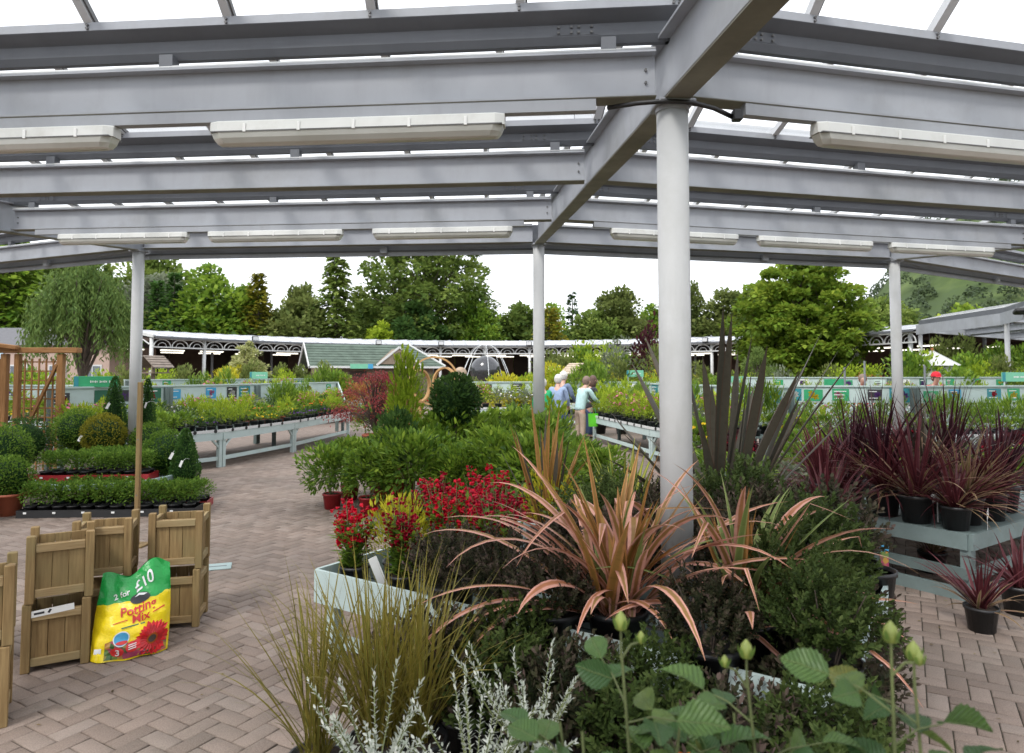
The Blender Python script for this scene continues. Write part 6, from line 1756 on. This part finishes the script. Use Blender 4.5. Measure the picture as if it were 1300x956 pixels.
def rose(label, p, seed, canes, bloom):
    """canes: tip offsets; pinnate leaves along them, buds on the tips"""
    o = thing('rose_bush', label, 'rose', p, 0, 'rose bushes at the front'); g = rng(seed)
    obj('pot', pot_mesh(.15, .28, 20), M['black'], o); MB().disc((0, 0, .26), .14, 14).build('soil', M['soil'], o)
    def leaf(c, d, n, L):
        d = Vector(d).normalized(); n = Vector(n); s = n.cross(d).normalized(); u = d.cross(s)
        q = obj('leaf', RLM[int(g.integers(6))], None, o)
        q.matrix_local = Matrix(((d.x * L, s.x * L, u.x * L, c[0]), (d.y * L, s.y * L, u.y * L, c[1]), (d.z * L, s.z * L, u.z * L, c[2]), (0, 0, 0, 1)))
    for (tx, ty, tz, nb) in canes:
        tip = np.array([tx, ty, tz]); b0 = np.array([tx * .2, ty * .2, .25]); mid = (b0 + tip) / 2 + g.normal(0, .02, 3)
        cb = MB().tube([b0, mid, tip], [.005, .004, .0022], 7, False)
        for s in range(7):
            f = .60 + .38 * s / 7 + g.uniform(-.02, .02); q = (b0 + (mid - b0) * f * 2) if f < .5 else mid + (tip - mid) * (f * 2 - 1); an = s * 2.4 + g.random()
            dr = np.array([math.cos(an), math.sin(an), g.uniform(.15, .6)]); ln = g.uniform(.07, .11); e = q + dr * ln
            cb.tube([q, (q + e) / 2 + np.array([0, 0, .008]), e], [.0018, .0015, .001], 4, False)
            sd = nrm(np.cross(dr, [0, 0, 1.]))
            for f2, sg in ((.55, 1), (.55, -1), (1.0, 0)):
                dd = dr * .5 + sd * sg if sg else dr
                leaf(q + dr * ln * f2, dd + np.array([0, 0, g.uniform(-.3, .15)]), np.array([0, -.5, .9]) + g.normal(0, .5, 3), (.054 if sg else .066) * g.uniform(.85, 1.25))
        for k in range(nb):
            an = g.random() * 6.28; q = tip + (np.array([math.cos(an) * .035, math.sin(an) * .035, g.uniform(-.01, .03)]) if k else np.array([0, 0, .03]))
            cb.tube([tip - np.array([0, 0, .02]), (tip + q) / 2, q], [.0025, .002, .0022], 5, False)
            bo = obj('bud', BUDM[0 if k == 0 else 1], None, o); bo.location = q; so = obj('sepal', SEPM, None, bo); so['kind'] = 'stuff'; so.scale = (1, 1, 1) if k == 0 else (.7, .7, .7)
        cb.build('cane', M['barkg'], o, True)
    for (x, y, z) in bloom:
        P2, D2, N2 = [], [], []
        for k in range(16):
            a = k * 2.4; rr = .3 + .7 * k / 16
            P2.append((x, y, z)); D2.append((math.cos(a) * rr, math.sin(a) * rr, 1.1 - .6 * rr)); N2.append((-math.cos(a), -math.sin(a), .6))
        fl = obj('flower', leaf_mesh('flower', np.array(P2, float), np.array(D2, float), np.array(N2, float), .032, .034, rng(seed).random(len(P2)), fold=.2), M['fl_orange'], o); fl['kind'] = 'stuff'
rose('rose bush with green buds and one orange bloom opening, before the pink flax', (.17, 1.10, 0), 201, [(.01, .05, 1.25, 2), (-.06, .0, 1.14, 0), (.07, -.03, 1.12, 0), (.11, .06, 1.14, 0), (-.09, .07, 1.12, 0), (.02, -.06, 1.05, 0)], [(.09, -.05, 1.10)])
rose('rose bush with round green buds, between its two neighbours', (.40, 1.14, 0), 202, [(-.01, .02, 1.20, 2), (-.05, -.03, 1.10, 0), (.07, .04, 1.09, 0), (.03, -.05, 1.04, 0), (-.02, .06, 1.12, 0)], [])
rose('rose bush with long leaves and buds over the open paving', (.585, 1.02, 0), 203, [(-.03, .0, 1.28, 2), (.02, .03, 1.24, 1), (.06, .0, 1.14, 0), (-.03, -.05, 1.08, 0)], [])

# ---------------------------------------------------------------- cordyline bench on the right
f1 = Vector((.83, .56, 0)).normalized(); f2 = Vector((-.56, .83, 0)).normalized(); Cc = Vector((3.43, 5.17, 0))
def cp(a, b_, z=0): return Cc + f1 * a + f2 * b_ + Vector((0, 0, z))
M['mint_old'] = mat_plain('aged_mint_paint', (.165, .215, .21), .65, .12, 3, dirt=(.10, .12, .11), bstr=.15)
cbn = thing('display_bench', 'weathered mint slatted bench carrying the red cordylines', 'bench', (0, 0, 0))
ZC = .50
for p, q in (((0, 0), (2.6, 0)), ((0, 1.5), (2.6, 1.5)), ((0, .02), (0, 1.48)), ((2.6, .02), (2.6, 1.48))):
    MB().bar(cp(*p, ZC - .06), cp(*q, ZC - .06), .03, .12).build('side_rail', M['mint_old'], cbn)
    MB().bar(cp(*p, .20), cp(*q, .20), .04, .08).build('lower_rail', M['mint_dark'], cbn)
    MB().bar(cp(*p, .045), cp(*q, .045), .05, .09).build('base_rail', M['mint_old'], cbn)
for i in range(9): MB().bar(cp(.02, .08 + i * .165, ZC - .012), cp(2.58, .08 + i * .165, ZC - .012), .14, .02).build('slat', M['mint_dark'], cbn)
for a in (.04, 1.3, 2.56):
    for b_ in (.04, 1.46): MB().bar(cp(a, b_, 0), cp(a, b_, ZC - .03), .075, .075, up=f1).build('leg', M['mint_old'], cbn)
def cord(label, p, seed, mats=('cord_red', 'cord_red'), L=.80, pot=(.13, .22), n=64, up=(.05, .95)):
    return strap_plant('cordyline', label, p, [('leaf', strap_mesh('leaf', seed, n, L, .026, up, .55, 9, .03, .4, tip=.35), mats[0]), ('leaf', strap_mesh('leaf', seed + 1, n // 2, L * .85, .022, (.6, 1.5), .9, 9, .03, .3, tip=.35), mats[1])], pot, 'cordyline', 'red cordylines around the mint bench')
cl = ' on the mint bench'
cord('wine red cordyline with pale striped lower leaves' + cl + ' corner', cp(.14, .45, ZC), 211, ('cord_red', 'cord_pink'), .95, up=(.1, 1.2))
cord('wine red cordyline in black pot at the front' + cl, cp(.42, .2, ZC), 213, ('cord_pink', 'cord_red'), .72, up=(.1, 1.25))
cord('dark chocolate tall cordyline behind the striped one' + cl, cp(.35, .85, ZC), 215, ('cord_dark', 'cord_red'), 1.08, up=(.03, .5))
cord('dark chocolate tall cordyline with stiff leaves farther along' + cl, cp(.95, .55, ZC), 217, ('cord_dark', 'cord_dark'), 1.1, up=(.03, .6))
cord('nearly black cordyline at the frame side' + cl, cp(1.25, .25, ZC), 219, ('cord_dark', 'cord_dark'), .85, up=(.03, .8))
cord('plum red cordyline at the far corner' + cl, cp(.1, 1.25, ZC), 221, ('cord_red', 'cord_red'), .7, up=(.05, .7))
cord('wine red cordyline overhanging the front rail' + cl, cp(.75, .16, ZC), 237, ('cord_red', 'cord_red'), .75, up=(.1, 1.1))
cord('dusky red cordyline between the striped pair' + cl, cp(.22, .75, ZC), 239, ('cord_red', 'cord_pink'), .7, up=(.1, 1.1))
cord('dark cordyline behind the front row' + cl, cp(.62, .6, ZC), 241, ('flax_bronze', 'cord_red'), 1.0, up=(.05, .9))
cord('plum cordyline near the back rail' + cl, cp(.5, 1.2, ZC), 243, ('cord_dark', 'cord_red'), .9, up=(.05, .8))
cord('low red cordyline against the corner rail' + cl, cp(.12, .15, ZC), 245, ('cord_red', 'cord_pink'), .6, (.11, .18), up=(.2, 1.3))
cord('slender plum red cordyline behind the hebes', (2.55, 5.6, 0), 223, ('cord_red', 'cord_red'), .72, (.15, .55), up=(.05, .8))
cord('plum red cordyline between hebes and mint bench', (2.9, 6.2, 0), 225, ('cord_red', 'cord_red'), .75, (.15, .5), up=(.05, .8))
cord('arching red cordyline low behind the hebes', (2.1, 5.9, 0), 227, ('cord_red', 'cord_red'), .7, (.15, .5), up=(.2, 1.0))
cord('small red cordyline standing alone on the paving', (3.12, 4.62, 0), 229, ('cord_red', 'cord_pink'), .48, (.10, .16), 34, (.05, .9))
cord('small red cordyline on the paving under the bench rail', cp(.35, 1.0, 0), 231, ('cord_red', 'cord_pink'), .26, (.11, .18), 26, (.3, 1.2))
cord('small pink striped cordyline on the paving under the bench', cp(.6, .55, 0), 233, ('cord_pink', 'cord_red'), .26, (.11, .18), 26, (.3, 1.2))
cord('red cordyline on the paving against the bench leg', (3.62, 4.95, 0), 235, ('cord_red', 'cord_red'), .5, (.12, .2), 34, (.05, 1.0))
for i, (a, b_, z) in enumerate([(.17, .3, ZC + .22), (.7, .3, ZC + .3), (.3, .0, ZC + .12)]):
    o = thing('plant_label', 'white card plant label tucked among the cordylines', 'label', cp(a, b_, z), R(10 + 20 * i), 'white labels among the cordylines')
    MB().box((0, 0, 0), (.11, .003, .06), M=Matrix.Rotation(R(-14), 3, 'Y')).build('card', M['tag'], o)
    MB().box((0, .003, -.1), (.01, .003, .2)).build('spike', M['tag'], o)
# low bedding on the floor between the benches at the right: coleus, lettuce greens
RL = dict(
 a=proto('bedding_plant', 'dark red leaved coleus on the right hand plant bed', 'purple', .2, .14, 260, .09, .06, 241, pot=(.1, .5), group='bedding by the cordylines', flower='fl_crimson', nf=22, fr=.04),
 b=proto('bedding_plant', 'pale silver green edging plant on the right hand plant bed', 'grey', .2, .12, 260, .07, .05, 242, pot=(.1, .5), group='bedding by the cordylines'),
 c=proto('bedding_plant', 'fresh green leafy plant on the right hand plant bed', 'mid', .22, .15, 260, .10, .05, 243, pot=(.1, .5), group='bedding by the cordylines'),
 d=proto('bedding_plant', 'scarlet begonia on the right hand plant bed', 'mid', .2, .12, 200, .08, .05, 244, pot=(.1, .5), group='bedding by the cordylines', flower='fl_red', nf=30, fr=.045),
 e=proto('bedding_plant', 'yellow flowered rudbeckia on the right hand plant bed', 'mid', .25, .3, 300, .12, .05, 245, pot=(.1, .45), group='bedding by the cordylines', flower='fl_yellow', nf=9, fr=.05))
gz_ = random.Random(8)
for row, (y, ks) in enumerate([(7.6, 'cbc'), (8.2, 'ccb'), (8.9, 'ecc'), (9.6, 'aec'), (10.3, 'cae')]):
    for i in range(9):
        x = (.27 + .52 * (i + gz_.random() * .6) / 9) * y
        k = gz_.choice('adab' if x / y > .47 and y > 8 else ks)
        copy_tree(RL[k], (x, y + gz_.uniform(-.2, .2), 0), gz_.random() * 6, gz_.uniform(.85, 1.15))

# leaf litter and spilled compost on the paving
g = rng(77); n = 260
x = g.uniform(-4.5, 4.5, n); y = g.uniform(2.6, 9.5, n)
keep = (np.abs(x / y) < .8); x, y = x[keep], y[keep]; n = len(x)
P = np.stack([x, y, np.full(n, .006)], 1); a = g.random(n) * 6.283
D = np.stack([np.cos(a), np.sin(a), g.normal(0, .06, n)], 1)
lt = obj('fallen_leaves', leaf_mesh('fallen_leaves', P, D, np.tile([0, 0, 1.], (n, 1)), g.uniform(.012, .035, n), g.uniform(.008, .018, n), g.random(n)), mat_leaf('litter', ((.05, .035, .02), (.14, .10, .04), (.22, .20, .07)), trans=.1))
tag(lt, 'small fallen leaves and petals scattered on the paving', 'leaf litter', kind='stuff')
# ---------------------------------------------------------------- people
def skin_mesh(verts, edges, radii, root=0, sub=2):
    me = bpy.data.meshes.new('sk'); me.from_pydata([Vector(v) for v in verts], edges, [])
    o = bpy.data.objects.new('sk', me); COL.objects.link(o)
    m = o.modifiers.new('skin', 'SKIN'); m.use_smooth_shade = True
    for i, r_ in enumerate(radii):
        sv = me.skin_vertices[0].data[i]
        sv.radius = (r_, r_) if not hasattr(r_, '__len__') else r_
        sv.use_root = (i == root)
    s = o.modifiers.new('sub', 'SUBSURF'); s.levels = sub; s.render_levels = sub
    bpy.context.view_layer.update()
    out = bpy.data.meshes.new_from_object(o.evaluated_get(bpy.context.evaluated_depsgraph_get()))
    bpy.data.objects.remove(o); bpy.data.meshes.remove(me)
    out.polygons.foreach_set('use_smooth', [True] * len(out.polygons)); out.update()
    return out
def cloth(nm, c): M[nm] = mat_plain(nm, c, .85, .12, 14, bstr=.2)
cloth('c_aqua', (.42, .60, .60)); cloth('c_beige', (.40, .31, .24)); cloth('c_green', (.015, .32, .12)); cloth('c_blue', (.27, .35, .52)); cloth('c_navy', (.05, .08, .16)); cloth('c_red', (.52, .015, .03)); cloth('c_dark', (.03, .03, .04)); cloth('c_slate', (.15, .20, .30))
M['hair_white'] = mat_plain('hair_white', (.62, .60, .56), .7, .12, 60, bstr=.4); M['hair_brown'] = mat_plain('hair_brown', (.10, .055, .04), .6, .2, 60, bstr=.4); M['hair_auburn'] = mat_plain('hair_auburn', (.19, .13, .10), .6, .2, 60, bstr=.4)
M['shoe'] = mat_plain('shoe', (.05, .045, .04), .6)
def person(label, x, y, rz, H, top, trouser, hair, bend=.12, arms=((.25, .55), (.2, .3)), bag=None, bald=False, long_hair=False, cap=None):
    """local: faces +y. bend: forward lean of the trunk; arms: (forward reach, elbow bend) per side"""
    o = thing('person', label, 'person', (x, y, 0), rz); k = H / 1.7
    hip = np.array([0, 0, .90]); 
    def tr_(h): return hip + np.array([0, math.sin(bend) * h, math.cos(bend) * h])
    chest, neck, head0 = tr_(.34), tr_(.56), tr_(.60)
    hd = head0 + np.array([0, .05 + .06 * bend, .10]); ht = hd + np.array([0, .015, .10])
    V = [hip, tr_(.16), chest, neck, hd + np.array([0, 0, -.055]), hd + np.array([0, .012, .02]), ht]
    Rr = [(.155, .115), (.145, .105), (.165, .115), (.058, .058), (.062, .072), (.078, .095), (.062, .078)]
    E = [(0, 1), (1, 2), (2, 3), (3, 4), (4, 5), (5, 6)]
    hands = []; armv = []
    for s, (fw, el) in zip((-1, 1), arms):
        sh = tr_(.50) + np.array([s * .185, 0, 0])
        eb = sh + np.array([s * .05, math.sin(fw) * .28, -math.cos(fw) * .28])
        wr = eb + np.array([-s * .03, math.sin(fw + el) * .25, -math.cos(fw + el) * .25])
        dirn = nrm(wr - eb); pal = wr + dirn * .08
        i = len(V); V += [sh, eb, wr, pal]; Rr += [.062, .046, .030, (.036, .022)]; E += [(2, i), (i, i + 1), (i + 1, i + 2), (i + 2, i + 3)]
        side = np.array([1., 0, 0])
        for f in range(4):
            a = pal + side * (f - 1.5) * .019; m = a + dirn * (.035 + .006 * (f in (1, 2))) ; t_ = m + dirn * .03 + np.array([0, .008, -.008])
            j = len(V); V += [a + dirn * .012, m, t_]; Rr += [.009, .0085, .007]; E += [(i + 3, j), (j, j + 1), (j + 1, j + 2)]
        j = len(V); V += [wr + dirn * .035 - side * s * .038, wr + dirn * .07 - side * s * .05]; Rr += [.011, .009]; E += [(i + 2, j), (j, j + 1)]
        armv.append((sh, eb, wr))
    legv = []
    for s in (-1, 1):
        i = len(V); hj, kn, an, toe = (np.array(q) for q in ((s * .09, .0, .84), (s * .10, .025, .47), (s * .105, -.01, .08), (s * .12, .13, .035)))
        V += [hj, kn, an, toe]; Rr += [.092, .062, .045, (.042, .03)]; E += [(0, i), (i, i + 1), (i + 1, i + 2), (i + 2, i + 3)]; legv.append((hj, kn, an, toe))
    V = [np.array(v) * k for v in V]; Rr = [tuple(np.array(r_) * k) if hasattr(r_, '__len__') else r_ * k for r_ in Rr]
    obj('body', skin_mesh(V, E, Rr), M['skin'], o)
    # garment
    gv = [hip + np.array([0, 0, -.10]), hip, tr_(.16), chest, tr_(.53)]; gr = [(.185, .145), (.178, .138), (.166, .126), (.186, .136), (.085, .08)]; ge = [(0, 1), (1, 2), (2, 3), (3, 4)]
    for sh, eb, wr in armv:
        i = len(gv); gv += [sh, eb, wr]; gr += [.08, .062, .046]; ge += [(3, i), (i, i + 1), (i + 1, i + 2)]
    obj('top', skin_mesh([v * k for v in gv], ge, [tuple(np.array(r_) * k) if hasattr(r_, '__len__') else r_ * k for r_ in gr], 3), M[top], o)
    tv = [hip + np.array([0, 0, .02]), hip + np.array([0, 0, -.06])]; trr = [(.165, .125), (.168, .13)]; te = [(0, 1)]
    for hj, kn, an, toe in legv:
        i = len(tv); tv += [hj + np.array([0, 0, -.06]), kn, an + np.array([0, 0, .01])]; trr += [.10, .082, .072]; te += [(1, i), (i, i + 1), (i + 1, i + 2)]
    obj('trousers', skin_mesh([v * k for v in tv], te, [tuple(np.array(r_) * k) if hasattr(r_, '__len__') else r_ * k for r_ in trr], 0), M[trouser], o)
    for hj, kn, an, toe in legv:
        obj('shoe', skin_mesh([(an + np.array([0, -.035, -.035])) * k, (an + np.array([0, .03, -.035])) * k, (toe + np.array([0, .02, .003])) * k], [(0, 1), (1, 2)], [(.045 * k, .045 * k), (.05 * k, .042 * k), (.046 * k, .03 * k)], 0, 1), M['shoe'], o)
    # hair cap, ears, nose, eyes
    c = (hd + np.array([0, -.012, .045])) * k
    b = MB(); n = 14; pr = []
    for a in np.linspace(0, math.pi * (.52 if not long_hair else .62), 8): pr.append((.108 * k * math.sin(a), .125 * k * math.cos(a)))
    b.lathe(pr, n, tuple(c + np.array([0, -.012, -.0]) * k))
    if long_hair: b.lathe([(.10 * k, .02 * k), (.112 * k, -.09 * k), (.095 * k, -.20 * k), (.05 * k, -.23 * k)], n, tuple(c + np.array([0, -.03, 0]) * k))
    else: b.lathe([(.104 * k, .02 * k), (.10 * k, -.05 * k), (.07 * k, -.10 * k)], n, tuple(c + np.array([0, -.03, 0]) * k))
    h_ = b.build('hair', M[hair], o, True)
    if cap:
        b = MB().lathe([(.118 * k, .0), (.115 * k, .06 * k), (.07 * k, .12 * k), (0, .135 * k)], 14, tuple(c + np.array([0, 0, .02]) * k))
        b.add([c + np.array(q) * k for q in ((-.08, .09, .03), (.08, .09, .03), (.06, .2, .01), (-.06, .2, .01))], [(0, 1, 2, 3)])
        b.build('cap', M[cap], o, True)
    f = hd * k
    for s in (-1, 1):
        MB().lathe([(.0, -.03 * k), (.012 * k, -.015 * k), (.014 * k, .01 * k), (0, .03 * k)], 8, tuple(f + np.array([s * .092, 0, .02]) * k)).build('ear', M['skin'], o, True)
        MB().lathe([(0, -.01 * k), (.01 * k, 0), (0, .01 * k)], 8, tuple(f + np.array([s * .033, .108, .035]) * k)).build('eye', M['bolt'], o, True)
    MB().add([f + np.array(q) * k for q in ((-.014, .105, -.01), (.014, .105, -.01), (0, .135, -.008), (0, .108, .045))], [(0, 2, 3), (2, 1, 3), (0, 1, 2)]).build('nose', M['skin'], o)
    MB().box(f + np.array([0, .103, -.045]) * k, (.045 * k, .012, .008)).build('mouth', M['terracotta'], o)
    return o
person('older shopper in pale aqua cardigan and beige trousers leaning over the bench', 1.72, 17.35, R(-55), 1.62, 'c_aqua', 'c_beige', 'hair_auburn', .32, ((.5, .6), (.55, .5)))
person('white haired shopper in light blue shirt standing before the bench', 1.12, 17.0, R(-25), 1.64, 'c_blue', 'c_navy', 'hair_white', .1, ((.2, .4), (.25, .5)))
person('shopper in bright green top partly hidden by the slim post', .78, 16.6, R(20), 1.55, 'c_green', 'c_navy', 'hair_white', .12, ((.2, .4), (.2, .6)))
person('shopper in slate blue jumper with pale cap behind the others', 1.32, 18.1, R(-40), 1.72, 'c_slate', 'c_navy', 'hair_white', .08, ((.2, .5), (.3, .5)))
person('dark haired shopper in dark clothes half hidden behind the aqua cardigan', 2.02, 18.2, R(-70), 1.62, 'c_dark', 'c_navy', 'hair_brown', .2, ((.4, .6), (.4, .6)), long_hair=True)
bg_ = thing('carrier_bag', 'bright lime carrier bag hanging at the bench beside the aqua cardigan', 'bag', (2.02, 17.08, .62), R(20))
MB().add([(-.10, -.05, -.22), (.10, -.05, -.22), (.10, .05, -.22), (-.10, .05, -.22), (-.13, -.02, .1), (.13, -.02, .1), (.13, .02, .1), (-.13, .02, .1)], [(0, 3, 2, 1), (0, 1, 5, 4), (1, 2, 6, 5), (2, 3, 7, 6), (3, 0, 4, 7)]).build('body', mat_plain('lime_plastic', (.12, .55, .03), .35), bg_)
MB().tube([(-.08, 0, .08), (-.05, 0, .22), (.05, 0, .22), (.08, 0, .08)], .008, 6).build('handle', M['p_green'], bg_)
person('auburn haired shopper in red shirt beyond the bronze flax leaf', 9.0, 17.6, R(160), 1.66, 'c_red', 'c_navy', 'hair_auburn', .25, ((.4, .5), (.4, .5)))
person('shopper in red shirt and red cap before the white pavilion', 11.0, 17.9, R(170), 1.7, 'c_red', 'c_dark', 'hair_brown', .3, ((.4, .5), (.4, .5)), cap='c_red')
for o in HID:
    for ch in list(o.children):
        bpy.data.objects.remove(ch)
    bpy.data.objects.remove(o)
